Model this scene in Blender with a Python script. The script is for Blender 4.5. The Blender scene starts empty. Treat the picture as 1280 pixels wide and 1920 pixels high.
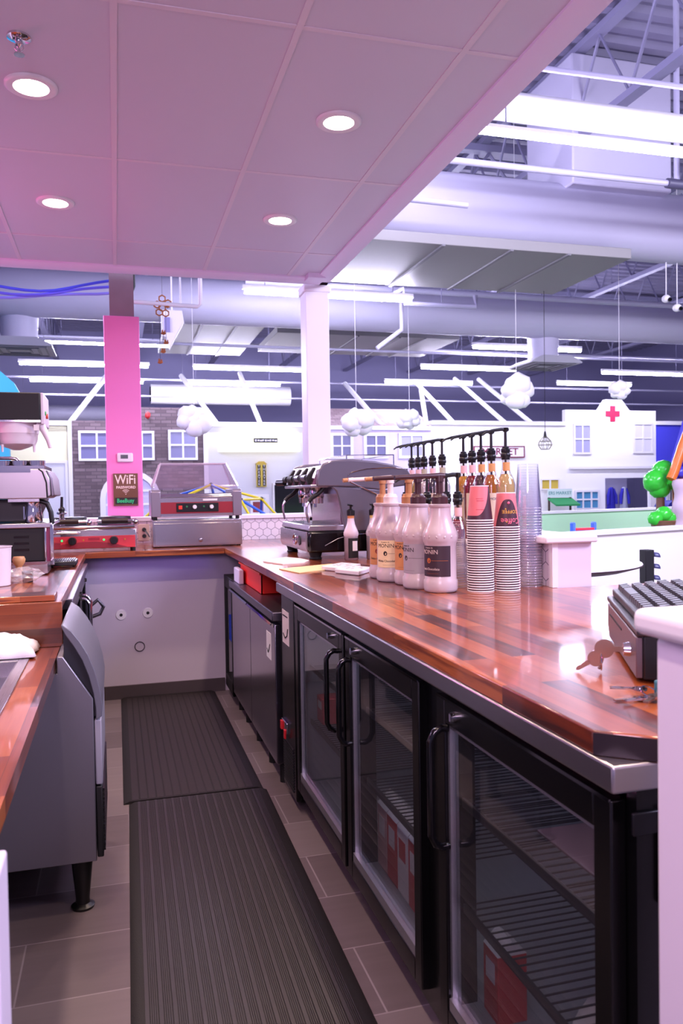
import bpy, bmesh, math, random
from mathutils import Vector, Matrix, noise
R_ = math.radians
rnd = random.Random(7)
SC = bpy.context.scene
COL = SC.collection

# ------------------------------------------------------------------ camera
cam_d = bpy.data.cameras.new('camera'); cam = bpy.data.objects.new('camera', cam_d); COL.objects.link(cam)
CR = ((0.96204165, -0.02251672, 0.27197216), (-0.2724411, -0.02130464, 0.96193657), (-0.01586539, -0.99951944, -0.02663043))
mx = Matrix.Identity(4)
for i in range(3):
    mx[i][0] = CR[i][0]; mx[i][1] = -CR[i][1]; mx[i][2] = -CR[i][2]
mx[2][3] = 1.30
cam.matrix_world = mx
cam_d.sensor_width = 36; cam_d.lens = 1490 * 36 / 1920; cam_d.clip_start = 0.05; cam_d.clip_end = 200
cam_d.dof.use_dof = True; cam_d.dof.focus_distance = 2.9; cam_d.dof.aperture_fstop = 7.0
SC.camera = cam

# ------------------------------------------------------------------ view
SC.view_settings.view_transform = 'Standard'; SC.view_settings.look = 'None'
SC.view_settings.exposure = 0.0; SC.view_settings.gamma = 1.0
SC.view_settings.use_curve_mapping = False
SC.cycles.transparent_max_bounces = 80
SC.cycles.max_bounces = 8
SC.cycles.sample_clamp_indirect = 4.0

# ------------------------------------------------------------------ materials
def lin(h):
    h = h.lstrip('#'); out = []
    for i in (0, 2, 4):
        c = int(h[i:i+2], 16) / 255
        out.append(c / 12.92 if c <= 0.04045 else ((c + 0.055) / 1.055) ** 2.4)
    return tuple(out) + (1.0,)
_M = {}
def mat(name, col='#808080', rough=0.5, metal=0.0, coat=0.0, bump=0.0, bscale=200, var=0.0, vscale=6.0, spec=0.5, emit=None, estr=0.0):
    if name in _M: return _M[name]
    m = bpy.data.materials.new(name); m.use_nodes = True; nt = m.node_tree; b = nt.nodes['Principled BSDF']
    b.inputs['Base Color'].default_value = lin(col); b.inputs['Roughness'].default_value = rough
    b.inputs['Metallic'].default_value = metal; b.inputs['Coat Weight'].default_value = coat
    b.inputs['Specular IOR Level'].default_value = spec
    if emit: b.inputs['Emission Color'].default_value = lin(emit); b.inputs['Emission Strength'].default_value = estr
    if bump or var:
        tc = nt.nodes.new('ShaderNodeTexCoord')
    if bump:
        n = nt.nodes.new('ShaderNodeTexNoise'); n.inputs['Scale'].default_value = bscale; n.inputs['Detail'].default_value = 3
        nt.links.new(tc.outputs['Object'], n.inputs['Vector'])
        bp = nt.nodes.new('ShaderNodeBump'); bp.inputs['Strength'].default_value = bump; bp.inputs['Distance'].default_value = 0.002
        nt.links.new(n.outputs['Fac'], bp.inputs['Height']); nt.links.new(bp.outputs['Normal'], b.inputs['Normal'])
    if var:
        n = nt.nodes.new('ShaderNodeTexNoise'); n.inputs['Scale'].default_value = vscale; n.inputs['Detail'].default_value = 4
        nt.links.new(tc.outputs['Object'], n.inputs['Vector'])
        mp = nt.nodes.new('ShaderNodeMapRange'); mp.inputs['To Min'].default_value = 1 - var; mp.inputs['To Max'].default_value = 1 + var
        nt.links.new(n.outputs['Fac'], mp.inputs['Value'])
        mu = nt.nodes.new('ShaderNodeVectorMath'); mu.operation = 'SCALE'; mu.inputs[0].default_value = lin(col)[:3]
        nt.links.new(mp.outputs['Result'], mu.inputs['Scale']); nt.links.new(mu.outputs['Vector'], b.inputs['Base Color'])
    _M[name] = m
    return m

def brushed(name, col='#b4b2b4', rough=0.3, axis=2, metal=1.0):
    """brushed steel: fine streaks running along one axis"""
    if name in _M: return _M[name]
    m = mat(name, col, rough, metal); nt = m.node_tree; b = nt.nodes['Principled BSDF']
    tc = nt.nodes.new('ShaderNodeTexCoord'); mp = nt.nodes.new('ShaderNodeMapping')
    s = [900.0, 900.0, 900.0]; s[axis] = 6.0; mp.inputs['Scale'].default_value = s
    n = nt.nodes.new('ShaderNodeTexNoise'); n.inputs['Scale'].default_value = 1.0; n.inputs['Detail'].default_value = 2
    nt.links.new(tc.outputs['Object'], mp.inputs['Vector']); nt.links.new(mp.outputs['Vector'], n.inputs['Vector'])
    r = nt.nodes.new('ShaderNodeMapRange'); r.inputs['To Min'].default_value = rough * 0.9; r.inputs['To Max'].default_value = rough * 1.12
    nt.links.new(n.outputs['Fac'], r.inputs['Value']); nt.links.new(r.outputs['Result'], b.inputs['Roughness'])
    return m

def glass(name, tint='#ffffff', refl=0.10, haze=0.0, hazecol='#ffffff', rough=0.02):
    """thin clear sheet: see-through with fresnel reflection, optional milky part"""
    if name in _M: return _M[name]
    m = bpy.data.materials.new(name); m.use_nodes = True; nt = m.node_tree
    for n in list(nt.nodes):
        if n.type == 'BSDF_PRINCIPLED': nt.nodes.remove(n)
    out = [n for n in nt.nodes if n.type == 'OUTPUT_MATERIAL'][0]
    t = nt.nodes.new('ShaderNodeBsdfTransparent'); t.inputs['Color'].default_value = lin(tint)
    g = nt.nodes.new('ShaderNodeBsdfGlossy'); g.inputs['Roughness'].default_value = rough
    lw = nt.nodes.new('ShaderNodeLayerWeight'); lw.inputs['Blend'].default_value = 0.5
    pw = nt.nodes.new('ShaderNodeMath'); pw.operation = 'POWER'; pw.inputs[1].default_value = 4.0; nt.links.new(lw.outputs['Facing'], pw.inputs[0])
    mr = nt.nodes.new('ShaderNodeMapRange'); mr.inputs['To Min'].default_value = refl; mr.inputs['To Max'].default_value = 0.85
    nt.links.new(pw.outputs[0], mr.inputs['Value'])
    mix = nt.nodes.new('ShaderNodeMixShader'); nt.links.new(mr.outputs['Result'], mix.inputs['Fac'])
    base = t.outputs['BSDF']
    if haze:
        d = nt.nodes.new('ShaderNodeBsdfDiffuse'); d.inputs['Color'].default_value = lin(hazecol)
        m2 = nt.nodes.new('ShaderNodeMixShader'); m2.inputs['Fac'].default_value = haze
        nt.links.new(t.outputs['BSDF'], m2.inputs[1]); nt.links.new(d.outputs['BSDF'], m2.inputs[2]); base = m2.outputs['Shader']
    nt.links.new(base, mix.inputs[1]); nt.links.new(g.outputs['BSDF'], mix.inputs[2]); nt.links.new(mix.outputs['Shader'], out.inputs['Surface'])
    _M[name] = m
    return m

def emis(name, col, strength):
    if name in _M: return _M[name]
    return mat(name, '#000000', 0.5, emit=col, estr=strength)

def brickmat(name, c_lo, c_hi, mortar, bw, bh, ms, rot=(0, 0, 0), rough=0.5, grain=0.0, gscale=(1, 1, 1), ramp=None, coat=0.0, offset=0.5, bumpy=0.3, spec=0.5, freq=2):
    """rows of bricks / planks / tiles, each with its own shade"""
    if name in _M: return _M[name]
    m = mat(name, c_lo, rough, coat=coat, spec=spec); nt = m.node_tree; b = nt.nodes['Principled BSDF']
    b.inputs['Coat Roughness'].default_value = 0.06
    tc = nt.nodes.new('ShaderNodeTexCoord'); mp = nt.nodes.new('ShaderNodeMapping'); mp.inputs['Rotation'].default_value = rot
    br = nt.nodes.new('ShaderNodeTexBrick'); br.offset = offset; br.offset_frequency = freq
    br.inputs['Color1'].default_value = (0, 0, 0, 1); br.inputs['Color2'].default_value = (1, 1, 1, 1); br.inputs['Mortar'].default_value = (0.5, 0.5, 0.5, 1)
    br.inputs['Scale'].default_value = 1.0; br.inputs['Brick Width'].default_value = bw; br.inputs['Row Height'].default_value = bh
    br.inputs['Mortar Size'].default_value = ms; br.inputs['Mortar Smooth'].default_value = 0.0
    nt.links.new(tc.outputs['Object'], mp.inputs['Vector']); nt.links.new(mp.outputs['Vector'], br.inputs['Vector'])
    fac = br.outputs['Color']
    if grain:
        m2 = nt.nodes.new('ShaderNodeMapping'); m2.inputs['Scale'].default_value = gscale
        nz = nt.nodes.new('ShaderNodeTexNoise'); nz.inputs['Scale'].default_value = 1.0; nz.inputs['Detail'].default_value = 5; nz.inputs['Distortion'].default_value = 0.4
        nt.links.new(mp.outputs['Vector'], m2.inputs['Vector']); nt.links.new(m2.outputs['Vector'], nz.inputs['Vector'])
        mm = nt.nodes.new('ShaderNodeMath'); mm.operation = 'MULTIPLY_ADD'; mm.inputs[1].default_value = grain; mm.inputs[2].default_value = -grain * 0.5
        nt.links.new(nz.outputs['Fac'], mm.inputs[0])
        ad = nt.nodes.new('ShaderNodeMath'); ad.operation = 'ADD'
        nt.links.new(br.outputs['Color'], ad.inputs[0]); nt.links.new(mm.outputs['Value'], ad.inputs[1]); fac = ad.outputs['Value']
    cr = nt.nodes.new('ShaderNodeValToRGB'); e = cr.color_ramp.elements
    pts = ramp or [(0.0, c_lo), (1.0, c_hi)]
    e[0].position, e[0].color = pts[0][0], lin(pts[0][1]); e[1].position, e[1].color = pts[-1][0], lin(pts[-1][1])
    for p, c in pts[1:-1]:
        q = cr.color_ramp.elements.new(p); q.color = lin(c)
    nt.links.new(fac, cr.inputs['Fac'])
    mix = nt.nodes.new('ShaderNodeMix'); mix.data_type = 'RGBA'
    nt.links.new(br.outputs['Fac'], mix.inputs[0]); nt.links.new(cr.outputs['Color'], mix.inputs[6]); mix.inputs[7].default_value = lin(mortar)
    nt.links.new(mix.outputs[2], b.inputs['Base Color'])
    if bumpy:
        bp = nt.nodes.new('ShaderNodeBump'); bp.invert = True; bp.inputs['Strength'].default_value = bumpy; bp.inputs['Distance'].default_value = 0.003
        nt.links.new(br.outputs['Fac'], bp.inputs['Height']); nt.links.new(bp.outputs['Normal'], b.inputs['Normal'])
    _M[name] = m
    return m

# ------------------------------------------------------------------ mesh builder
ORG = {}
class MB:
    def __init__(s): s.v = []; s.f = []; s.tf = None; s.mi = []; s.cur = 0
    def add(s, vs, fs):
        o = len(s.v)
        for p in vs:
            p = Vector(p); s.v.append(s.tf @ p if s.tf else p)
        s.f += [tuple(i + o for i in f) for f in fs]; s.mi += [s.cur] * len(fs)
        return s
    def box(s, x0, x1, y0, y1, z0, z1):
        return s.add([(x0,y0,z0),(x1,y0,z0),(x1,y1,z0),(x0,y1,z0),(x0,y0,z1),(x1,y0,z1),(x1,y1,z1),(x0,y1,z1)],
                     [(0,3,2,1),(4,5,6,7),(0,1,5,4),(1,2,6,5),(2,3,7,6),(3,0,4,7)])
    def prism(s, poly, axis, a, b):
        n = len(poly)
        def P(p, t):
            return (t, p[0], p[1]) if axis == 'x' else (p[0], t, p[1]) if axis == 'y' else (p[0], p[1], t)
        vs = [P(p, a) for p in poly] + [P(p, b) for p in poly]
        return s.add(vs, [tuple(range(n - 1, -1, -1)), tuple(range(n, 2 * n))] + [(i, (i + 1) % n, n + (i + 1) % n, n + i) for i in range(n)])
    def frame(s, axis, u0, u1, v0, v1, t, a, b, tb=None, tt=None):
        """picture-frame of four bars; u,v in plane, extruded along axis a..b"""
        tb = t if tb is None else tb; tt = t if tt is None else tt
        for (p, q, r, w) in ((u0, u0 + t, v0, v1), (u1 - t, u1, v0, v1), (u0 + t, u1 - t, v0, v0 + tb), (u0 + t, u1 - t, v1 - tt, v1)):
            if axis == 'x': s.box(a, b, p, q, r, w)
            elif axis == 'y': s.box(p, q, a, b, r, w)
            else: s.box(p, q, r, w, a, b)
        return s
    def cyl(s, p0, p1, r0, r1=None, n=16, cap=True):
        p0, p1 = Vector(p0), Vector(p1); r1 = r0 if r1 is None else r1
        d = (p1 - p0).normalized(); a = d.orthogonal().normalized(); b = d.cross(a)
        vs = []
        for p, r in ((p0, r0), (p1, r1)):
            for i in range(n):
                t = 2 * math.pi * i / n; vs.append(p + (a * math.cos(t) + b * math.sin(t)) * r)
        fs = [(i, (i + 1) % n, n + (i + 1) % n, n + i) for i in range(n)]
        if cap: fs += [tuple(range(n - 1, -1, -1)), tuple(range(n, 2 * n))]
        return s.add(vs, fs)
    def lathe(s, prof, c=(0, 0, 0), n=24, sx=1.0, sy=1.0):
        vs = []; fs = []
        for r, z in prof:
            for i in range(n):
                t = 2 * math.pi * i / n; vs.append((c[0] + r * sx * math.cos(t), c[1] + r * sy * math.sin(t), c[2] + z))
        for k in range(len(prof) - 1):
            for i in range(n):
                j = (i + 1) % n; fs.append((k*n+i, k*n+j, (k+1)*n+j, (k+1)*n+i))
        if prof[0][0] > 1e-6: fs.append(tuple(range(n - 1, -1, -1)))
        if prof[-1][0] > 1e-6: fs.append(tuple(range((len(prof)-1)*n, len(prof)*n)))
        return s.add(vs, fs)
    def tube(s, pts, r, n=8, closed=False):
        pts = [Vector(p) for p in pts]; m = len(pts); vs = []; fs = []
        rr = r if isinstance(r, (list, tuple)) else [r] * m
        a = None
        for i, p in enumerate(pts):
            q0 = pts[i - 1] if (i > 0 or closed) else p; q1 = pts[(i + 1) % m] if (i < m - 1 or closed) else p
            d = (q1 - q0).normalized()
            a = d.orthogonal().normalized() if a is None else (a - d * a.dot(d)).normalized()
            b = d.cross(a)
            for k in range(n):
                t = 2 * math.pi * k / n; vs.append(p + (a * math.cos(t) + b * math.sin(t)) * rr[i])
        for i in range(m if closed else m - 1):
            j = (i + 1) % m
            for k in range(n):
                l = (k + 1) % n; fs.append((i*n+k, i*n+l, j*n+l, j*n+k))
        if not closed: fs += [tuple(range(n - 1, -1, -1)), tuple(range((m - 1) * n, m * n))]
        return s.add(vs, fs)
    def ball(s, c, r, sub=2, scale=(1, 1, 1), amp=0.0, freq=3.0, seed=0.0):
        bm = bmesh.new(); bmesh.ops.create_icosphere(bm, subdivisions=sub, radius=1.0)
        vs = []
        for v in bm.verts:
            k = 1.0 + (amp * noise.noise(v.co * freq + Vector((seed, seed * 1.7, -seed))) if amp else 0)
            vs.append((c[0] + v.co.x * r * k * scale[0], c[1] + v.co.y * r * k * scale[1], c[2] + v.co.z * r * k * scale[2]))
        fs = [tuple(v.index for v in f.verts) for f in bm.faces]; bm.free()
        return s.add(vs, fs)
    def grid(s, fn, nu, nv, closed_u=False):
        vs = [fn(i / nu, j / nv) for j in range(nv + 1) for i in range(nu + 1)]
        fs = [(j*(nu+1)+i, j*(nu+1)+i+1, (j+1)*(nu+1)+i+1, (j+1)*(nu+1)+i) for j in range(nv) for i in range(nu)]
        return s.add(vs, fs)
    def build(s, name, m, parent=None, bevel=0.0, smooth=35, loc=None, seg=2, solid=0.0):
        vs = s.v
        if parent is not None: o = ORG[parent.name]
        elif loc is not None: o = Vector(loc)
        else:
            xs = [v.x for v in vs]; ys = [v.y for v in vs]; zs = [v.z for v in vs]
            o = Vector(((min(xs) + max(xs)) / 2, (min(ys) + max(ys)) / 2, min(zs)))
        me = bpy.data.meshes.new(name)
        me.from_pydata([tuple(v - o) for v in vs], [], s.f)
        for k in (m if isinstance(m, (list, tuple)) else [m]): me.materials.append(k)
        if any(s.mi): me.polygons.foreach_set('material_index', s.mi)
        bm = bmesh.new(); bm.from_mesh(me); bmesh.ops.recalc_face_normals(bm, faces=bm.faces); bm.to_mesh(me); bm.free()
        if smooth:
            me.polygons.foreach_set('use_smooth', [True] * len(me.polygons)); me.set_sharp_from_angle(angle=R_(smooth))
        ob = bpy.data.objects.new(name, me); COL.objects.link(ob)
        if parent is not None: ob.parent = parent
        else: ob.location = o
        ORG[ob.name] = o
        if solid:
            md = ob.modifiers.new('solid', 'SOLIDIFY'); md.thickness = solid; md.offset = 0
        if bevel:
            md = ob.modifiers.new('bevel', 'BEVEL'); md.width = bevel; md.segments = seg; md.limit_method = 'ANGLE'; md.angle_limit = R_(40)
        return ob

def thing(name, label, cat, loc=(0, 0, 0), group=None):
    o = bpy.data.objects.new(name, None); COL.objects.link(o); o.location = loc; o.empty_display_size = 0.1
    ORG[o.name] = Vector(loc)
    return tag(o, label, cat, group)
def tag(o, label=None, cat=None, group=None, kind=None):
    if label: o['label'] = label
    if cat: o['category'] = cat
    if group: o['group'] = group
    if kind: o['kind'] = kind
    return o
def struct(o): o['kind'] = 'structure'; return o
def dup(root, loc=None, label=None, rz=None, group=None):
    r = root.copy(); COL.objects.link(r)
    if loc is not None: r.location = loc
    if rz is not None: r.rotation_euler = (0, 0, rz)
    if label: r['label'] = label
    if group: r['group'] = group
    for ch in list(root.children):
        c = ch.copy(); COL.objects.link(c); c.parent = r
        for g in list(ch.children):
            d = g.copy(); COL.objects.link(d); d.parent = c
    return r
def text_mb(s, size, face='-y', at=(0, 0, 0), align='CENTER', depth=0.0015, flip=False, bend=None, sx=1.0, bold=0.0):
    """lettering as solid mesh; face says which way it looks; bend=(radius, angle0) wraps it round a vertical cylinder"""
    cu = bpy.data.curves.new('t', 'FONT'); cu.body = s; cu.size = size; cu.align_x = align; cu.align_y = 'CENTER'; cu.extrude = depth / 2; cu.resolution_u = 2; cu.offset = bold
    ob = bpy.data.objects.new('t', cu); COL.objects.link(ob)
    me = bpy.data.meshes.new_from_object(ob.evaluated_get(bpy.context.evaluated_depsgraph_get()))
    vs = [v.co.copy() for v in me.vertices]; fs = [tuple(p.vertices) for p in me.polygons]
    bpy.data.objects.remove(ob); bpy.data.curves.remove(cu); bpy.data.meshes.remove(me)
    mb = MB(); out = []
    for v in vs:
        x, y, z = v.x * sx, v.y, v.z
        if flip: x, y = -x, -y
        if bend:
            r = bend[0] if not callable(bend[0]) else bend[0](at[2] + y)
            a = bend[1] + x / r; rr = r + z
            out.append((at[0] + rr * math.cos(a), at[1] + rr * math.sin(a), at[2] + y))
        elif face == '-y': out.append((at[0] + x, at[1] - z, at[2] + y))
        elif face == '-x': out.append((at[0] - z, at[1] - x, at[2] + y))
        elif face == 'z': out.append((at[0] + x, at[1] + y, at[2] + z))
    mb.add(out, fs)
    return mb
ORD = ['first', 'second', 'third', 'fourth', 'fifth', 'sixth', 'seventh', 'eighth', 'ninth', 'tenth', 'eleventh', 'twelfth', 'thirteenth', 'fourteenth', 'fifteenth', 'sixteenth', 'seventeenth', 'eighteenth', 'nineteenth', 'twentieth'] 
ORD += ['twenty-' + w for w in ORD[:9]] + ['thirtieth'] + ['thirty-' + w for w in ORD[:9]]

# shared materials
STEEL = brushed('brushed_steel_upright', '#a9a6aa', 0.32, 2)
STEELX = brushed('brushed_steel_cross', '#bfbcc0', 0.24, 0)
STEELY = brushed('brushed_steel_long', '#b6b3ba', 0.28, 1)
CHROME = mat('chrome', '#d8d6da', 0.08, 1.0)
DSTEEL = brushed('dark_steel', '#77737d', 0.36, 2)
BLACK = mat('black_plastic', '#0c0c0e', 0.35)
BLACKM = mat('black_matte', '#101012', 0.6)
BLACKG = mat('black_gloss', '#08080a', 0.12)
RUBBER = mat('rubber', '#0b0b0c', 0.7)
WHITE = mat('white_paint', '#e9e6ea', 0.45)
WHITEP = mat('white_plastic', '#e6e3e6', 0.35)
PAPER = mat('paper', '#e8e2df', 0.8)
# ------------------------------------------------------------------ world and lamps
w = bpy.data.worlds.new('world'); SC.world = w; w.use_nodes = True
bg = w.node_tree.nodes['Background']; bg.inputs['Color'].default_value = lin('#b4a6e2'); bg.inputs['Strength'].default_value = 0.62
def lamp(name, kind, loc, power, col, size=None, sy=None, aim=None, blend=None, spot=None):
    d = bpy.data.lights.new(name, kind); d.energy = power; d.color = lin(col)[:3]
    if kind == 'AREA':
        d.size = size
        if sy: d.shape = 'RECTANGLE'; d.size_y = sy
    elif size is not None: d.shadow_soft_size = size
    if kind == 'SPOT': d.spot_size = spot; d.spot_blend = blend
    o = bpy.data.objects.new(name, d); COL.objects.link(o); o.location = loc
    if aim is not None: o.rotation_euler = (Vector(aim) - Vector(loc)).to_track_quat('-Z', 'Y').to_euler()
    return o
# pink LED wash from the left end of the bar, then unseen tint lamps
lamp('pink_wash_lamp', 'AREA', (-1.9, 4.4, 2.1), 22, '#ff5cae', 0.25, 1.6, aim=(0.2, 4.6, 2.9))
lamp('pink_wash_lamp', 'AREA', (-0.6, -0.6, 2.2), 44, '#f4cdf0', 0.8, 0.8, aim=(0.7, 3.2, 0.9))  # unseen pale pink fill lamp behind the camera
lamp('violet_tint_lamp', 'AREA', (0.23, 5.13, 0.90), 0.18, '#5a3cff', 0.7, 0.06, aim=(0.23, 5.16, 0))  # added lamp tinting the wall below the back counter violet
# unseen area lamps added in place of further hall fixtures
lamp('hall_fill_lamp', 'AREA', (4.6, -0.5, 4.1), 420, '#dcd4ff', 2.4, 1.2, aim=(2.2, 3.2, 0.6))
lamp('hall_fill_lamp', 'AREA', (-4.2, 7.5, 4.2), 560, '#dcd4ff', 2.4, 1.2, aim=(0.6, 5.4, 0.6))
lamp('hall_fill_lamp', 'AREA', (2.3, 7.2, 4.95), 70, '#e4deff', 1.6, 0.2, aim=(4.2, 9.0, 4.9))
lamp('hall_fill_lamp', 'AREA', (7.4, 3.4, 4.1), 330, '#e8e4ff', 2.4, 0.4, aim=(5.6, 7.6, 0.6))  # added to brighten the cream play wall and toys
lamp('hall_fill_lamp', 'AREA', (11.5, 8.3, 3.7), 80, '#e8e4ff', 2.0, 0.4, aim=(8.3, 12.0, 0.4)).data.spread = R_(95)  # added to brighten the green play wall, narrow spread
# recessed downlights over the bar (the last two rows are overhead, out of frame)
DL = [(-0.28, 3.306), (0.95, 3.306), (-0.28, 4.57), (0.95, 4.57), (-0.28, 2.04), (0.95, 2.04), (-0.28, 0.78), (0.95, 0.78)]
for x, y in DL:
    lamp('downlight_lamp', 'SPOT', (x, y, 2.862), 62, '#ffe0cc', 0.05, aim=(x, y, 0), blend=0.6, spot=R_(125))
# ------------------------------------------------------------------ bar shell
TILE = brickmat('floor_tile', '#685c5f', '#85797c', '#968b8f', 0.60, 0.295, 0.0025, rough=0.38, grain=0.5, gscale=(2, 30, 1), bumpy=0.4)
struct(MB().box(-14, 26, -3, 30, -0.08, 0).build('floor', TILE, loc=(0.02, 2.14, 0)))
CEIL = mat('ceiling_panel', '#cdc8d6', 0.42, var=0.03, vscale=1.5)
GRID = mat('ceiling_grid', '#d9cfd8', 0.4)
CZ = 2.88
struct(MB().box(-3.2, 1.455, -1.6, 5.72, CZ, CZ + 0.02).build('ceiling', CEIL))
g = MB()
for x in (-2.41, -1.80, -1.19, -0.583, 0.026, 0.635, 1.243): g.box(x - 0.012, x + 0.012, -1.6, 5.72, CZ - 0.004, CZ)
for y in (-1.08, 0.173, 1.424, 2.674, 3.925, 5.176):
    g.box(-3.2, 1.455, y - 0.011, y + 0.011, CZ - 0.003, CZ)
struct(g.build('trim_1', GRID))
FASC = mat('fascia_paint', '#e2daee', 0.45)
struct(MB().prism([(1.455, CZ - 0.012), (1.50, CZ - 0.03), (1.56, CZ - 0.03), (1.56, CZ + 0.22), (1.455, CZ + 0.22)], 'y', -1.6, 5.83).build('trim_2', FASC))
struct(MB().prism([(5.72, CZ - 0.012), (5.75, CZ - 0.03), (5.83, CZ - 0.03), (5.83, CZ + 0.05), (5.72, CZ + 0.05)], 'x', -3.2, 1.56).build('trim_3', FASC))
struct(MB().box(1.37, 1.50, 5.62, 5.75, CZ - 0.034, CZ).build('trim_4', FASC))
# low wall round the bar, hexagon tile above the worktop
WALLP = mat('wall_paint', '#c9bfcf', 0.55)
KW = mat('knee_wall_paint', '#dfd6e4', 0.5)
def hexmat(name):
    m = mat(name, '#e6dbe2', 0.25); nt = m.node_tree; b = nt.nodes['Principled BSDF']
    N = nt.nodes.new; L = nt.links.new
    tc = N('ShaderNodeTexCoord'); sp = N('ShaderNodeSeparateXYZ'); L(tc.outputs['Object'], sp.inputs[0])
    def M(op, a, b_=None, c=None):
        n = N('ShaderNodeMath'); n.operation = op
        for i, q in enumerate((a, b_, c)):
            if q is None: continue
            if isinstance(q, (int, float)): n.inputs[i].default_value = q
            else: L(q, n.inputs[i])
        return n.outputs[0]
    u = M('ADD', sp.outputs['X'], sp.outputs['Y']); S = 0.060          # one of X, Y is constant on each face
    px = M('DIVIDE', u, S); py = M('DIVIDE', sp.outputs['Z'], S); h = 1.7320508
    def cell(ox, oy):
        fx = M('SUBTRACT', M('FLOORED_MODULO', M('ADD', px, ox + 100 * 1.0), 1.0), 0.5)
        fy = M('SUBTRACT', M('FLOORED_MODULO', M('ADD', py, oy + 60 * h), h), h / 2)
        ax = M('ABSOLUTE', fx); ay = M('ABSOLUTE', fy)
        return M('MAXIMUM', ax, M('ADD', M('MULTIPLY', ax, 0.5), M('MULTIPLY', ay, h / 2)))
    d = M('MINIMUM', cell(0, 0), cell(0.5, h / 2))
    line = M('GREATER_THAN', d, 0.468)
    mix = N('ShaderNodeMix'); mix.data_type = 'RGBA'; L(line, mix.inputs[0]); mix.inputs[6].default_value = lin('#e6dbe2'); mix.inputs[7].default_value = lin('#8d8290')
    L(mix.outputs[2], b.inputs['Base Color'])
    return m
HEX = hexmat('hexagon_tile')
struct(MB().box(-1.2, 1.48, 5.22, 5.30, 0, 0.911).build('wall_back', WALLP))
struct(MB().box(-1.35, 1.398, 5.862, 6.0, 0, 1.105).build('wall_rear', WALLP))
struct(MB().box(-1.2, 1.48, 5.85, 5.862, 0.949, 1.105).build('trim_5', HEX))
struct(MB().box(-1.37, 1.398, 5.835, 6.03, 1.105, 1.135).build('trim_6', WHITE, bevel=0.004))
struct(MB().box(-0.9, 0.66, 5.205, 5.22, 0, 0.085).build('baseboard_back', mat('dark_base', '#4a4044', 0.5)))
struct(MB().box(1.482, 1.62, 2.475, 5.86, 0, 1.105).build('wall_right', KW))
struct(MB().box(1.470, 1.483, 2.495, 5.85, 0.949, 1.105).build('trim_7', HEX))
struct(MB().box(1.462, 1.484, 2.470, 2.496, 0.949, 1.105).build('trim_9', WHITE))
struct(MB().box(1.425, 1.632, 2.45, 5.84, 1.105, 1.130).build('trim_8', WHITE, bevel=0.006))
# end of the low wall by the camera on the right, with a rounded cap
struct(MB().box(0.637, 0.80, 0.30, 0.838, 0, 1.115).build('wall_right_end', KW, bevel=0.008))
struct(MB().box(0.618, 0.82, 0.30, 0.86, 1.115, 1.148).build('trim_10', WHITE, bevel=0.012, seg=4))
# end of the low wall by the camera on the left
struct(MB().box(-0.9, -0.133, 0.92, 1.0, 0, 0.885).build('wall_left_end', WALLP, bevel=0.004))
struct(MB().box(-1.35, -1.2, 0.9, 5.86, 0, 1.10).build('wall_left', WALLP))
# corner post and pink pillar
po = thing('support_post', 'white square post rising from the back counter to the ceiling corner', 'post', (1.49, 5.94, 0))
MB().box(1.40, 1.58, 5.85, 6.03, 0, 2.85).build('post_body', WHITE, po, bevel=0.004)
MB().box(1.385, 1.60, 5.845, 6.045, 2.80, 2.86).build('post_cap', WHITE, po, bevel=0.01)
pl = thing('pillar', 'bright pink boxed pillar with bare concrete showing above it', 'pillar', (0.064, 6.16, 0))
MB().box(-0.063, 0.19, 6.04, 6.29, 0, 2.60).build('pillar_casing', mat('pink_paint', '#f286c4', 0.5, bump=0.1, bscale=60), pl, bevel=0.006)
tag(MB().box(-0.018, 0.155, 6.08, 6.25, 2.60, 5.3).build('pillar_core', mat('concrete', '#8f8286', 0.8, var=0.12, vscale=9, bump=0.3), pl), 'bare concrete core')
# service holes on the wall under the back counter
for i, (x, z, r, lab) in enumerate(((0.012, 0.535, 0.022, 'round white pipe escutcheon with dark hole, left on the wall under back counter'), (0.177, 0.539, 0.022, 'round white pipe escutcheon with dark hole, right on the wall under back counter'))):
    t = thing('pipe_escutcheon', lab, 'wall plate', (x, 5.22, z))
    MB().cyl((x, 5.2195, z), (x, 5.214, z), r * 1.5, r * 1.4, 20).build('plate', WHITEP, t)
    MB().cyl((x, 5.2138, z), (x, 5.2125, z), r * 0.45, None, 14).build('hole', BLACKM, t)
t = MB()
t.tube([(0.122 + 0.03 * math.cos(a * 0.3307), 5.2175, 0.326 + 0.03 * math.sin(a * 0.3307)) for a in range(19)], 0.0028, 6, closed=True)
tag(t.build('hole_cover', mat('dark_ring', '#3c343c', 0.6)), 'thin dark ring of a round hole cover low on the wall under back counter', 'wall cover')
# ------------------------------------------------------------------ worktops
WR = [(0.0, '#3a160c'), (0.16, '#66260f'), (0.4, '#8a3d18'), (0.65, '#9c4a1e'), (0.88, '#b05f2c'), (1.0, '#743114')]
def wood(name, rot): return brickmat(name, '#6e2f18', '#b9693a', '#4a2413', 0.58, 0.056, 0.0005, rot=rot, rough=0.3, grain=0.75, gscale=(4, 60, 60), ramp=WR, coat=0.75, offset=0.37, bumpy=0.05)
WOODY = wood('butcher_block_long', (0, 0, R_(90)))
WOODX = wood('butcher_block_cross', (0, 0, 0))
WOODF = wood('butcher_block_front', (R_(90), 0, 0))
WOODP = brickmat('wood_panel', '#5c260f', '#7c3a1a', '#43200f', 1.3, 0.05, 0.0004, rot=(R_(90), 0, 0), rough=0.35, grain=0.9, gscale=(3, 50, 50), ramp=[(0.0, '#441a0b'), (0.5, '#7a3818'), (1.0, '#95502a')], coat=0.5, bumpy=0.05)
W0, WT = 0.912, 0.948
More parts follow.
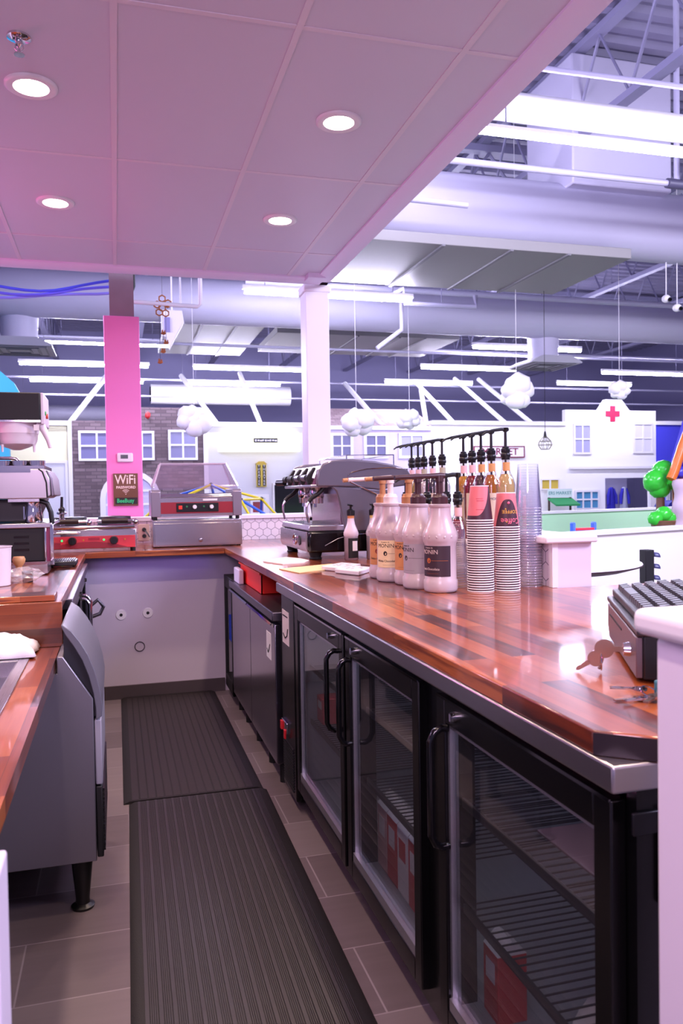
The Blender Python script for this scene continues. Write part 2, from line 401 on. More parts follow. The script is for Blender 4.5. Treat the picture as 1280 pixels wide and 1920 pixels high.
wt = thing('worktop', 'glossy butcher block worktop running in a U around the bar', 'worktop', (0.9, 3.6, W0))
MB().prism([(0.655, 1.0), (0.745, 0.925), (2.1, 0.925), (2.1, 2.468), (1.48, 2.468), (1.48, 5.86), (0.655, 5.86)], 'z', W0, WT).build('worktop_slab', WOODY, wt, bevel=0.003)
MB().prism([(-1.2, 5.06), (0.655, 5.06), (0.655, 5.86), (-1.2, 5.86)], 'z', W0, WT).build('worktop_slab', WOODX, wt, bevel=0.003)
MB().prism([(-1.2, 2.79), (-0.187, 2.79), (-0.187, 5.06), (-1.2, 5.06)], 'z', W0, WT).build('worktop_slab', WOODY, wt, bevel=0.003)
MB().box(-1.2, -0.181, 2.772, 2.79, 0.80, WT).build('end_panel', WOODP, wt, bevel=0.002)
MB().prism([(0.6545, 0.9985), (0.7445, 0.9235), (1.3, 0.9235), (1.3, 0.9255), (0.7455, 0.9255), (0.6555, 1.0005)], 'z', W0 + 0.001, WT - 0.003).build('end_strip', mat('end_strip_dark', '#21161c', 0.4), wt)  # thin dark strip over the near end faces of the slab
tag(MB().box(-1.15, -0.205, 2.80, 2.915, WT, WT + 0.021).build('wood_board', WOODX, bevel=0.003), 'thick wood board lying along the near end of the upper left counter', 'board')
sk = thing('sink_counter', 'lower butcher block counter with a steel sink let into it', 'counter', (-0.6, 2.0, 0))
m = MB(); m.box(-1.198, -0.19, 1.16, 1.62, 0.762, 0.80); m.box(-1.198, -0.19, 2.56, 2.77, 0.762, 0.80); m.box(-0.282, -0.19, 1.62, 2.56, 0.762, 0.80); m.box(-1.198, -0.86, 1.62, 2.56, 0.762, 0.80)
m.build('counter_slab', WOODY, sk)
m = MB(); m.frame('z', -0.875, -0.266, 1.60, 2.585, 0.03, 0.80, 0.804)
m.box(-0.845, -0.30, 1.63, 2.555, 0.60, 0.604); m.box(-0.848, -0.845, 1.63, 2.555, 0.60, 0.802); m.box(-0.30, -0.297, 1.63, 2.555, 0.60, 0.802); m.box(-0.845, -0.30, 1.627, 1.63, 0.60, 0.802); m.box(-0.845, -0.30, 2.555, 2.558, 0.60, 0.802)
m.build('sink_basin', STEELY, sk, bevel=0.0015)
MB().cyl((-0.57, 2.1, 0.604), (-0.57, 2.1, 0.607), 0.045, None, 20).build('drain', CHROME, sk)
m = MB(); m.box(-1.19, -0.30, 1.17, 1.21, 0, 0.762)
m.build('counter_support', WHITE, sk)
# towel
def towel(u, v):
    x = -0.60 + 0.345 * u; y = 2.585 + 0.175 * v
    e = min(u, 1 - u, v, 1 - v); k = min(1, e * 5)
    n = noise.noise(Vector((u * 5.2, v * 3.1, 2.2))) * 0.5 + noise.noise(Vector((u * 11, v * 7, 5.0))) * 0.25
    return (x + 0.02 * n, y + 0.012 * n, 0.806 + (0.042 + 0.05 * n) * (k ** 0.6) * (0.7 + 0.6 * u))
tw = MB(); tw.grid(towel, 40, 26)
tag(tw.build('towel', mat('towel_cloth', '#ece6e8', 0.9, bump=0.6, bscale=700), solid=0.006, smooth=80), 'crumpled white towel lying beside the sink on the lower wood counter', 'towel')

# ------------------------------------------------------------------ floor mats
def matmat(name):
    m = mat(name, '#1b1819', 0.5, bump=0.4, bscale=500); return m
MATB = matmat('mat_rubber')
def floor_mat(name, label, x0, x1, y0, y1, ribs, rz):
    cx, cy = (x0 + x1) / 2, (y0 + y1) / 2
    t = thing(name, label, 'floor mat', (cx, cy, 0))
    m = MB()
    m.prism([(x0, 0.0), (x1, 0.0), (x1, 0.003), (x1 - 0.025, 0.012), (x0 + 0.025, 0.012), (x0, 0.003)], 'y', y0, y1)
    m.build('mat_base', MATB, t)
    r = MB()
    if ribs:
        n = 15; pitch = (x1 - x0 - 0.07) / n
        for i in range(n):
            a = x0 + 0.035 + i * pitch
            r.box(a, a + pitch * 0.30, y0 + 0.01, y1 - 0.01, 0.0119, 0.0162)
            for k in range(4):
                b = a + pitch * (0.38 + 0.15 * k); r.box(b, b + pitch * 0.07, y0 + 0.01, y1 - 0.01, 0.0119, 0.0148)
        r.build('mat_ribs', mat('mat_rib_rubber', '#332e31', 0.38), t, smooth=0)
    else:
        n = 15; pitch = (x1 - x0 - 0.07) / n
        for i in range(n):
            a = x0 + 0.035 + i * pitch
            r.box(a, a + pitch * 0.8, y0 + 0.01, y1 - 0.04, 0.0119, 0.0127)
        r.build('mat_ribs', mat('mat_far_rubber', '#2a2325', 0.45, bump=0.5, bscale=300), t, smooth=0)
    t.rotation_euler = (0, 0, rz)
    return t
floor_mat('floor_mat', 'near black ribbed anti-fatigue mat on the aisle floor', 0.005, 0.585, 0.6, 3.405, True, R_(-0.7))
floor_mat('floor_mat', 'far dark anti-fatigue mat lying up against the back wall', 0.0, 0.590, 3.42, 5.20, False, R_(0.0))

# ------------------------------------------------------------------ glass door cooler (right)
COOLB = mat('cooler_black', '#060607', 0.26, spec=0.4)
ALU = mat('cooler_liner', '#a5a6ac', 0.4, 0.3)
GL = glass('door_glass', '#e2e4e8', refl=0.09, haze=0.02, hazecol='#9a9aa4')
co = thing('glass_door_cooler', 'long black three door back bar cooler with glass doors under the right worktop', 'cooler', (0.98, 2.155, 0))
XF = 0.70
m = MB(); m.prism([(0.652, 0.872), (1.30, 0.872), (1.30, 0.9118), (0.652, 0.9118)], 'y', 0.948, 3.362)
m.build('steel_top', brushed('cooler_top_steel', '#b9b5b8', 0.3, 1), co, bevel=0.004)
m = MB()
m.box(XF, 1.28, 3.10, 3.355, 0.09, 0.872); m.box(1.25, 1.28, 0.965, 3.10, 0.09, 0.872); m.box(XF, 1.25, 0.962, 1.0, 0.09, 0.872)
m.box(XF, 1.25, 0.985, 3.10, 0.845, 0.872); m.box(XF, 1.25, 0.985, 3.10, 0.09, 0.13)
m.box(XF - 0.004, 0.76, 1.622, 1.758, 0.10, 0.86); m.box(XF, 0.76, 2.335, 2.435, 0.13, 0.845)
m.box(0.715, 1.26, 1.0, 3.355, 0.03, 0.09)
m.build('cabinet_body', COOLB, co)
m = MB(); m.box(1.235, 1.25, 0.985, 3.10, 0.13, 0.845); m.box(XF + 0.01, 1.24, 0.985, 3.10, 0.13, 0.140); m.box(XF + 0.06, 1.24, 1.0, 1.004, 0.13, 0.845); m.box(XF + 0.01, 1.24, 3.09, 3.10, 0.13, 0.845)
m.build('cabinet_liner', ALU, co)
m = MB(); m.box(0.672, XF, 3.11, 3.352, 0.045, 0.862)
cp = m.build('compressor_panel', COOLB, co, bevel=0.004)
m = MB()
for i in range(16):
    z = 0.07 + i * 0.0115
    m.box(0.6685, 0.673, 3.15, 3.335, z, z + 0.006)
m.build('grille', mat('grille_black', '#1b1b1e', 0.4), cp)
m = MB(); m.box(0.6705, 0.673, 3.20, 3.33, 0.66, 0.80); m.build('notice_sticker', PAPER, cp)
m = MB(); m.tube([(0.6695, 3.31, 0.70), (0.6695, 3.27, 0.685), (0.6695, 3.23, 0.70), (0.6695, 3.215, 0.73)], 0.0025, 5); m.box(0.6695, 0.671, 3.22, 3.32, 0.775, 0.78); m.build('sticker_print', BLACKM, cp)
m = MB(); m.box(0.662, 0.673, 3.24, 3.345, 0.285, 0.33); sw = m.build('switch_plate', CHROME, cp, bevel=0.003)
m = MB(); m.box(0.655, 0.663, 3.315, 3.34, 0.285, 0.322); m.box(0.655, 0.663, 3.25, 3.27, 0.262, 0.30); m.build('red_switch', mat('red_plastic', '#c8202a', 0.35), sw, bevel=0.002)
def cooler_door(y0, y1, hy):
    z0, z1 = 0.105, 0.848
    d = MB(); d.frame('x', y0, y1, z0, z1, 0.045, 0.674, XF, tb=0.055, tt=0.055)
    dr = d.build('door', COOLB, co, bevel=0.003)
    e = MB(); e.frame('x', y0 + 0.043, y1 - 0.043, z0 + 0.053, z1 - 0.053, 0.012, 0.682, 0.702); e.box(0.676, 0.69, y0 + 0.05, y1 - 0.05, z0 + 0.05, z0 + 0.082)
    tag(e.build('door_trim', mat('satin_alu', '#c6c6ce', 0.25, 0.85), dr), 'bright aluminium strip round the glass')
    e = MB(); e.box(0.672, 0.676, y0 + 0.004, y1 - 0.004, z1 - 0.004, z1 + 0.002); e.build('door_edge', CHROME, dr)
    e = MB(); e.box(0.688, 0.692, y0 + 0.045, y1 - 0.045, z0 + 0.055, z1 - 0.055); e.build('door_glass', GL, dr, smooth=0)
    e = MB(); zt, zb, xo = 0.785, 0.53, 0.635
    e.tube([(0.676, hy, zt), (0.660, hy, zt + 0.002), (0.645, hy, zt - 0.006), (xo, hy, zt - 0.025), (xo, hy, zb + 0.025), (0.645, hy, zb + 0.006), (0.660, hy, zb - 0.002), (0.676, hy, zb)], 0.0085, 10)
    e.build('door_handle', BLACKG, dr, smooth=60)
    ky = y1 - 0.10 if hy > (y0 + y1) / 2 else y1 - 0.06
    ky = (y0 + 0.14) if hy < (y0 + y1) / 2 else (y1 - 0.10)
    e = MB(); e.cyl((0.674, ky, z1 - 0.028), (0.662, ky, z1 - 0.028), 0.011, 0.010, 16); e.box(0.660, 0.664, ky - 0.002, ky + 0.002, z1 - 0.036, z1 - 0.020)
    e.build('door_lock', CHROME, dr)
    return dr
cooler_door(0.985, 1.635, 1.575)
cooler_door(1.745, 2.37, 2.31)
cooler_door(2.40, 3.095, 2.455)
m = MB(); m.box(0.69, 0.76, 0.956, 0.962, 0.805, 0.838); m.box(0.735, 0.765, 0.950, 0.962, 0.70, 0.84); m.cyl((0.75, 0.951, 0.822), (0.75, 0.944, 0.822), 0.008, None, 10); m.cyl((0.75, 0.951, 0.745), (0.75, 0.944, 0.745), 0.008, None, 10)
m.build('hinge_bracket', mat('hinge_black', '#17171a', 0.25, 0.4), co, bevel=0.002)
for (y0, y1, zs) in ((0.99, 1.645, (0.36, 0.60)), (1.735, 2.34, (0.40, 0.62)), (2.43, 3.08, (0.38, 0.60))):
    for z in zs:
        s = MB(); s.tube([(0.735, y0, z), (0.735, y1, z)], 0.004, 6); s.tube([(1.21, y0, z), (1.21, y1, z)], 0.004, 6)
        k = 0; y = y0 + 0.01
        while y < y1:
            s.box(0.735, 1.21, y - 0.0014, y + 0.0014, z + 0.002, z + 0.005); y += 0.024
        s.box(0.728, 0.734, y0, y1, z - 0.010, z + 0.010)
        s.build('wire_shelf', mat('wire_black', '#26262a', 0.35), co, smooth=0)
for y in (1.03, 1.85, 2.62, 3.30):
    s = MB(); s.cyl((0.76, y, 0.0), (0.76, y, 0.035), 0.026, 0.02, 12); s.cyl((0.76, y, 0.03), (0.76, y, 0.09), 0.014, None, 10); s.build('foot', BLACKM, co)
for y in (1.03, 3.30):
    s = MB(); s.cyl((1.2, y, 0.0), (1.2, y, 0.09), 0.02, None, 10); s.build('foot', BLACKM, co)
# stock in the cooler
LEDC = emis('cooler_led', '#dfe4ff', 5.0)
for y0, y1 in ((1.05, 1.58), (1.80, 2.32), (2.47, 3.03)):
    MB().box(0.775, 0.787, y0, y1, 0.838, 0.8445).build('led_strip', LEDC, co, smooth=0)
    o = lamp('cooler_lamp', 'AREA', (0.78, (y0 + y1) / 2, 0.836), 0.6, '#dfe4ff', 0.5, 0.012, aim=(0.95, (y0 + y1) / 2, 0)); o.rotation_euler[2] += 0
CRED = mat('carton_red', '#d23038', 0.5); CWHT = mat('carton_white', '#ece6e4', 0.5); CPNK = mat('carton_pale', '#d8a8a4', 0.5)
def carton(x, y, z, sx, sy, h, m_, label, lid=True, group=None):
    t = thing('carton', label, 'carton', (x, y, z), group)
    MB().box(x - sx / 2, x + sx / 2, y - sy / 2, y + sy / 2, z, z + h).build('carton_box', m_, t, bevel=0.002)
    if lid: MB().prism([(x - sx / 2, z + h), (x + sx / 2, z + h), (x, z + h + sx * 0.45)], 'y', y - sy / 2, y + sy / 2).build('gable_top', CWHT, t)
    MB().box(x - sx / 2 - 0.001, x - sx / 2, y - sy * 0.3, y + sy * 0.3, z + h * 0.55, z + h * 0.85).build('carton_panel', CWHT if m_ is not CWHT else CRED, t)
    return t
SHB = 0.1405
for i, (y, mm, lb) in enumerate(((2.288, CPNK, 'pale carton at the far end of the row in the middle cooler door'), (2.198, CRED, 'red carton second from the far end in the middle cooler door'), (2.108, CWHT, 'white carton third along the bottom of the middle cooler door'), (2.018, CRED, 'red carton nearest the camera in the middle cooler door'))):
    carton(0.802, y, SHB, 0.085, 0.085, 0.19, mm, lb, group='cartons in the middle cooler')
carton(0.80, 1.565, SHB, 0.07, 0.07, 0.15, CRED, 'narrow red carton at the far side of the near cooler door')
carton(0.80, 3.03, SHB + 0.2445 + 0.002, 0.09, 0.09, 0.10, CRED, 'red carton on the lower shelf of the far cooler door', lid=False)
t = MB(); t.grid(lambda u, v: (0.77 + 0.30 * u + 0.02 * noise.noise(Vector((u * 4, v * 4, 1))), 1.16 + 0.24 * v + 0.02 * noise.noise(Vector((u * 4, v * 4, 7))), SHB + 0.002 + 0.19 * (max(0, math.sin(math.pi * u) * math.sin(math.pi * v)) ** 0.5) + 0.015 * noise.noise(Vector((u * 7, v * 7, 3)))), 16, 16)
tag(t.build('food_bag', mat('bag_white', '#d2ccc6', 0.45), smooth=60), 'white bag of food on the floor of the near cooler door', 'bag')
tag(MB().box(0.80, 1.16, 1.06, 1.42, 0.6055, 0.612).build('tray', mat('tray_plum', '#6b4a52', 0.4), bevel=0.002), 'flat reddish tray on the upper shelf behind the near cooler door', 'tray')
tag(MB().lathe([(0.03, 0), (0.042, 0.01), (0.042, 0.05), (0.02, 0.075), (0.0, 0.078)], (0.88, 1.22, 0.3655), 14).build('round_tub', CRED), 'round red tub on the lower shelf behind the near cooler door', 'tub')

# ------------------------------------------------------------------ solid steel undercounter fridge
sf = thing('undercounter_fridge', 'low stainless steel two door fridge beyond the glass cooler', 'fridge', (0.95, 4.08, 0))
SLATE = brushed('fridge_door_steel', '#b3aebb', 0.2, 2, 1.0)
MB().box(0.64, 1.28, 3.40, 4.78, 0.735, 0.775).build('steel_lid', DSTEEL, sf, bevel=0.004)
m = MB(); m.box(0.685, 1.26, 3.42, 4.78, 0.10, 0.735); m.build('cabinet_body', BLACKM, sf)
for (y0, y1, tg) in ((3.43, 4.10, 1), (4.107, 4.77, 0)):
    d = MB(); d.box(0.656, 0.685, y0, y1, 0.095, 0.715); dr = d.build('door', SLATE, sf, bevel=0.003)
    h = MB(); h.prism([(0.634, 0.716), (0.656, 0.700), (0.658, 0.716), (0.640, 0.724)], 'y', y0 + 0.01, y1 - 0.01); h.build('door_handle', CHROME if tg else DSTEEL, dr)
    if tg: MB().box(0.6545, 0.657, 3.52, 3.63, 0.54, 0.66).build('notice_sticker', PAPER, dr); MB().tube([(0.6540, 3.61, 0.58), (0.6540, 3.585, 0.565), (0.6540, 3.56, 0.585), (0.6540, 3.54, 0.61)], 0.0025, 5).build('sticker_print', BLACKM, dr)
m = MB(); m.box(0.70, 1.2, 3.45, 4.75, 0.03, 0.10); m.build('toe_kick', BLACKM, sf)
for y in (3.48, 3.75, 4.1, 4.45, 4.72):
    s = MB(); s.cyl((0.70, y, 0.0), (0.70, y, 0.10), 0.022, None, 10); s.build('foot', RUBBER, sf)
m = MB(); m.box(0.655, 0.675, 4.79, 4.82, 0.06, 0.735); m.box(0.655, 0.675, 5.10, 5.13, 0.06, 0.735); m.box(0.655, 1.2, 4.79, 5.13, 0.70, 0.775); m.box(0.655, 1.2, 4.79, 5.13, 0.06, 0.14); m.box(1.18, 1.2, 4.79, 5.13, 0.14, 0.70)
cb = m.build('compressor_bay', BLACKM, sf, bevel=0.003)
m = MB(); m.lathe([(0.0, 0), (0.13, 0.0), (0.15, 0.05), (0.15, 0.17), (0.10, 0.23), (0, 0.24)], (0.85, 4.96, 0.38), 18, sy=0.9)
for i in range(6): m.box(0.675, 0.80, 4.84 + 0.045 * i, 4.855 + 0.045 * i, 0.36, 0.52)
tag(m.build('compressor', mat('blue_metal', '#2148c8', 0.35), cb), 'blue compressor')
MB().box(0.70, 1.1, 4.85, 5.08, 0.14, 0.30).build('condenser', mat('condenser_dark', '#26232a', 0.5), cb)
# red tub on the lid
rb = thing('red_tub', 'bright red plastic tub on the steel fridge under the worktop', 'tub', (0.85, 4.35, 0.775))
m = MB(); m.box(0.70, 1.05, 4.0, 4.006, 0.776, 0.885); m.box(0.70, 1.05, 4.694, 4.70, 0.776, 0.885); m.box(0.70, 0.706, 4.0, 4.70, 0.776, 0.885); m.box(1.044, 1.05, 4.0, 4.70, 0.776, 0.885); m.box(0.70, 1.05, 4.0, 4.70, 0.775, 0.781)
m.build('tub_body', mat('tub_red', '#e32113', 0.4), rb)
MB().frame('z', 0.69, 1.06, 3.99, 4.71, 0.014, 0.878, 0.889).build('tub_rim', mat('tub_rim_red', '#e64a28', 0.4), rb)
tag(MB().box(0.66, 0.688, 4.50, 4.70, 0.7755, 0.86).build('white_package', mat('package_white', '#cfc6d8', 0.5), bevel=0.006), 'small white and blue package beside the red tub', 'package')

# ------------------------------------------------------------------ ice machine
im = thing('ice_machine', 'grey steel ice machine with curved hood under the sink counter', 'ice machine', (-0.42, 2.83, 0))
BODY = [(-0.72, 0.165), (-0.083, 0.165), (-0.083, 0.672), (-0.168, 0.808), (-0.186, 0.808), (-0.186, 0.757), (-0.72, 0.757)]
MB().prism(BODY, 'y', 2.552, 3.10).build('side_panel', brushed('ice_steel', '#8d8a93', 0.42, 2, 0.85), im, bevel=0.003)
arc = [(-0.168, 0.905), (-0.142, 0.885), (-0.117, 0.85), (-0.093, 0.805), (-0.075, 0.755), (-0.062, 0.70), (-0.056, 0.655), (-0.058, 0.615), (-0.081, 0.61), (-0.083, 0.672), (-0.168, 0.80)]
hb = MB().prism([(-0.166, 0.885), (-0.142, 0.865), (-0.12, 0.83), (-0.10, 0.79), (-0.084, 0.74), (-0.074, 0.69), (-0.070, 0.62), (-0.081, 0.612), (-0.081, 0.672), (-0.166, 0.808)], 'y', 2.565, 3.09).build('hood', mat('hood_dark', '#1b1b24', 0.45), im)
hs = arc[:8]; hin = [(x - 0.020 * k, z - 0.012 * k) for (x, z), k in zip(hs, (0.2, 0.9, 1, 1, 1, 1, 1, 0.9))]
tag(MB().prism(hs + hin[::-1], 'y', 2.553, 3.097).build('hood_shell', mat('hood_grey', '#5f5f69', 0.36), hb, bevel=0.003), 'grey curved outer shell')
MB().box(-0.081, -0.060, 2.56, 3.09, 0.40, 0.603).build('front_panel', mat('ice_front', '#8f8d98', 0.4), im, bevel=0.004)
gm = MB(); gm.box(-0.081, -0.062, 2.56, 3.09, 0.172, 0.395)
gr = gm.build('grille', BLACKM, im, bevel=0.004)
gm = MB()
for i in range(14): gm.box(-0.0625, -0.0565, 2.58, 3.07, 0.185 + i * 0.0145, 0.192 + i * 0.0145)
gm.build('grille_slats', BLACK, gr)
for x in (-0.13, -0.66):
    for y in (2.61, 3.04):
        s = MB(); s.lathe([(0.034, 0.0), (0.036, 0.008), (0.022, 0.016), (0.021, 0.03), (0.034, 0.165)], (x, y, 0), 18); s.build('leg', BLACK, im)

# ------------------------------------------------------------------ black fridge under the left counter
lf = thing('back_bar_fridge', 'black back bar fridge with chrome handles under the left counter', 'fridge', (-0.5, 3.93, 0))
MB().box(-0.80, -0.165, 3.13, 4.72, 0.872, 0.9118).build('steel_top', DSTEEL, lf, bevel=0.003)
m = MB(); m.box(-0.80, -0.205, 3.14, 4.71, 0.08, 0.872); m.build('cabinet_body', COOLB, lf)
MB().box(-0.8, -0.22, 3.15, 4.70, 0.0, 0.08).build('toe_kick', BLACKM, lf)
MB().box(-0.205, -0.178, 3.145, 3.42, 0.09, 0.86).build('compressor_panel', COOLB, lf, bevel=0.003)
MB().box(-0.1785, -0.1765, 3.17, 3.29, 0.63, 0.76).build('notice_sticker', PAPER, lf)
for (y0, y1, hy) in ((3.44, 4.06, 4.0), (4.08, 4.70, 4.14)):
    d = MB(); d.frame('x', y0, y1, 0.10, 0.855, 0.045, -0.205, -0.178); dr = d.build('door', COOLB, lf, bevel=0.003)
    MB().box(-0.195, -0.19, y0 + 0.045, y1 - 0.045, 0.145, 0.81).build('door_glass', BLACKG, dr)
    e = MB(); zt, zb, xo = 0.80, 0.50, -0.135
    e.tube([(-0.178, hy, zt), (-0.16, hy, zt), (-0.145, hy, zt - 0.01), (xo, hy, zt - 0.03), (xo, hy, zb + 0.03), (-0.145, hy, zb + 0.01), (-0.178, hy, zb)], 0.008, 8)
    e.build('door_handle', CHROME, dr, smooth=60)
    MB().cyl((-0.178, y1 - 0.1, 0.83), (-0.168, y1 - 0.1, 0.83), 0.01, None, 12).build('door_lock', CHROME, dr)
m = MB(); m.tube([(-0.165, 4.73, 0.66), (-0.115, 4.73, 0.70), (-0.085, 4.73, 0.66), (-0.105, 4.73, 0.62), (-0.165, 4.73, 0.60)], 0.011, 8)
m.box(-0.19, -0.155, 4.715, 4.75, 0.55, 0.72)
m.build('hook_bracket', DSTEEL, lf)
# ------------------------------------------------------------------ hall: roof, joists, ducts, pipes
ROOFP = mat('roof_paint', '#8f8ba6', 0.6)
JOI = mat('joist_paint', '#918eab', 0.5)
DUCT = mat('duct_wrap', '#c3c0d4', 0.5, bump=0.5, bscale=9)
DUCTG = mat('duct_grey', '#8f8d8b', 0.55)
HWH = mat('hall_white', '#e9e7ea', 0.55)
def corr(y0, y1, p=0.30, h=0.07, z=6.62):
    pts = []; y = y0
    while y < y1:
        pts += [(y, z), (y + p * 0.38, z), (y + p * 0.5, z + h), (y + p * 0.88, z + h)]; y += p
    return pts
pts = corr(3.0, 27.5); top = [(y, z + 0.03) for y, z in reversed(pts)]
m = MB(); n = len(pts)
vs = [(-9, y, z) for y, z in pts] + [(20, y, z) for y, z in pts]
m.add(vs, [(i, i + 1, n + i + 1, n + i) for i in range(n - 1)])
struct(m.build('ceiling_hall', ROOFP, smooth=0))
struct(MB().box(-9, 20, 27.3, 27.5, 0, 6.7).build('wall_far', mat('far_wall_paint', '#9a96bc', 0.7)))
struct(MB().box(19.8, 20, 3, 27.3, 0, 6.7).build('wall_hall_right', mat('far_wall_paint', '#9a96bc', 0.7)))
struct(MB().box(-9.2, -9, 3, 27.3, 0, 6.7).build('wall_hall_left', mat('far_wall_paint', '#9a96bc', 0.7)))
JX = [-4.1, -1.7, 0.7, 3.1, 5.5, 7.9, 10.3, 12.7, 15.1]
for i, x in enumerate(JX):
    t = thing('roof_joist', 'grey open web steel joist under the roof deck, %s from the left' % ORD[i], 'joist', (x, 15, 5.56), 'roof joists')
    for z0, z1 in ((5.53, 5.61), (6.53, 6.61)):
        MB().box(x - 0.07, x + 0.07, 3.0, 27.2, z0, z1).build('chord', JOI, t)
    m = MB(); y = 3.2; k = 0
    P = []
    while y < 27: P.append((x, y, 6.53 if k % 2 else 5.61)); y += 0.55; k += 1
    m.tube(P, 0.022, 5)
    m.build('web_rod', JOI, t)
for y, lab in ((11.2, 'steel roof girder crossing the joists above the middle of the hall'), (19.0, 'steel roof girder crossing the joists far back in the hall')):
    t = thing('roof_girder', lab, 'girder', (5, y, 5.4), 'roof girders')
    MB().box(-8, 19, y - 0.08, y + 0.08, 5.30, 5.40).build('chord', JOI, t); MB().box(-8, 19, y - 0.08, y + 0.08, 6.42, 6.52).build('chord', JOI, t)
    m = MB(); P = []; x = -8; k = 0
    while x < 19: P.append((x, y, 6.42 if k % 2 else 5.40)); x += 0.8; k += 1
    m.tube(P, 0.035, 6); m.build('web_rod', JOI, t)
def wavyduct(name, label, x0, x1, y, z, r, sz=1.0, seed=0, tilt=0.0, mm=DUCT):
    m = MB(); nu, nv = 70, 28
    def fn(u, v):
        a = 2 * math.pi * v; x = x0 + (x1 - x0) * u
        seam = 0.985 if abs((x * 0.8) % 1.0 - 0.5) < 0.03 else 1.0
        k = seam * (1 + 0.02 * noise.noise(Vector((x * 1.3, a * 1.2, seed))))
        return (x, y + r * k * math.cos(a), z + tilt * (x - x0) + r * sz * k * math.sin(a))
    m.grid(fn, nu, nv)
    return tag(m.build(name, mm, smooth=80), label, 'duct')
wavyduct('round_duct', 'fat silver wrapped round duct high beyond the bar ceiling edge', 1.6, 19.79, 9.0, 4.68, 0.43, seed=1)
wavyduct('round_duct', 'slim bright white round duct just above the nearest fluorescent tube', 1.75, 14, 6.05, 4.47, 0.115, seed=2, mm=HWH)
wavyduct('round_duct', 'long lilac round duct crossing the hall behind the corner post', -8.99, 19.79, 13.0, 4.38, 0.36, seed=4)
o = wavyduct('round_duct', 'short wide white duct with a dark open end far back between pillar and post', 0.95, 4.75, 22.0, 3.98, 0.27, seed=5, mm=HWH)
dhang = [(o, ((1.8, 22.0, 4.24), (4.2, 22.0, 4.24)))]
m = MB(); m.cyl((0.93, 22.0, 3.98), (0.96, 22.0, 3.98), 0.20, None, 24); tag(m.build('duct_grille', BLACKM), 'round dark grille on the open end of the far white duct', 'grille')
o = wavyduct('round_duct', 'thin lilac duct low on the far wall left of the pillar', -3.2, 1.2, 25.5, 3.78, 0.24, seed=6)
dhang += [(o, ((-2.6, 25.5, 4.01), (0.8, 25.5, 4.01)))]
tag(MB().box(5.35, 6.75, 8.5, 9.6, 4.95, 6.5).build('duct_riser', DUCT, bevel=0.02), 'square duct riser standing up from the fat silver duct to the roof', 'duct')
def flatduct(label, x0, x1, y0, y1, z0, z1, seams):
    t = thing('flat_duct', label, 'duct', ((x0 + x1) / 2, (y0 + y1) / 2, z0))
    MB().box(x0, x1, y0, y1, z0, z1).build('duct_body', DUCTG, t, bevel=0.006)
    for x in (x0 + 0.3, x1 - 0.3): MB().cyl((x, y1 - 0.1, z1), (x, y1 - 0.1, 6.63), 0.008, None, 5).build('hanger_rod', JOI, t)
    for x in seams: MB().box(x - 0.02, x + 0.02, y0 - 0.015, y1 + 0.015, z0 - 0.02, z0).build('duct_seam', mat('duct_seam_grey', '#6f6d72', 0.5), t)
flatduct('wide flat grey duct with raised seams below the fat silver duct', 1.7, 6.05, 8.35, 10.15, 4.05, 4.17, (2.6, 3.6, 4.45, 5.2))
flatduct('wide flat grey duct hanging far off to the right of the corner post', 2.8, 6.3, 13.9, 15.9, 4.12, 4.24, (4.3, 5.1, 5.6))
flatduct('wide flat olive grey duct between pink pillar and corner post', 0.9, 2.6, 13.9, 17.0, 4.22, 4.34, (1.5, 2.1))
def diffuser(x, label):
    t = thing('air_diffuser', label, 'air vent', (x, 13.2, 3.55), 'drop diffusers')
    MB().lathe([(0.28, 3.66), (0.27, 3.8), (0.29, 4.1), (0.30, 4.15)], (x, 13.2, 0), 24).build('drop_duct', DUCT, t)
    m = MB(); m.prism([(x - 0.5, 3.54), (x + 0.5, 3.54), (x + 0.5, 3.57), (x + 0.28, 3.67), (x - 0.28, 3.67), (x - 0.5, 3.57)], 'y', 12.7, 13.7); m.build('diffuser_plate', mat('diffuser_grey', '#a3a1ab', 0.5), t)
    m = MB()
    for k in (0.42, 0.30, 0.18): m.frame('z', x - k, x + k, 13.2 - k, 13.2 + k, 0.03, 3.525, 3.54)
    m.build('diffuser_louvre', mat('louvre_grey', '#7b7982', 0.5), t)
diffuser(-1.38, 'round drop duct with square diffuser left of the pink pillar')
diffuser(7.66, 'round drop duct with square diffuser right of the corner post')
# fluorescent fixtures
TUBE = emis('tube_light', '#e2deff', 200.0)
def fluor(x0, x1, y, label, z=4.0):
    t = thing('fluorescent_light', label, 'ceiling light', ((x0 + x1) / 2, y, z), 'fluorescent lights')
    MB().prism([(y - 0.022, z + 0.03), (y + 0.022, z + 0.03), (y + 0.018, z + (0.06 if y < 6 else 0.09)), (y - 0.018, z + (0.06 if y < 6 else 0.09))], 'x', x0, x1).build('housing', HWH, t)
    MB().cyl((x0 + 0.03, y, z), (x1 - 0.03, y, z), 0.021 if y < 6 else 0.032, None, 10).build('tube', TUBE, t, smooth=60)
    for x in (x0 + 0.3, x1 - 0.3): MB().cyl((x, y, z + 0.09), (x, y, 6.63), 0.006, None, 5).build('hanger_wire', JOI, t)
rows = [(5.55, [(2.62, 5.02)], 'nearest row, beside the bar ceiling edge'), (10.5, [(1.66, 4.06)], 'second row'), (13.95, [(6.58, 8.95)], 'third row, behind the right diffuser'),
        (14.9, [(-1.17, 1.0)], 'third row, behind the pink pillar'), (16.5, [(6.53, 8.89), (11.11, 13.5)], 'fourth row'), (17.4, [(-1.86, 0.74), (1.64, 4.08)], 'fourth row'),
        (18.9, [(6.51, 8.92)], 'last row, above the lilac house front'), (18.45, [(11.09, 13.35)], 'last row, above the red cross front'), (19.9, [(-1.9, 0.71), (1.65, 4.08)], 'last row')]
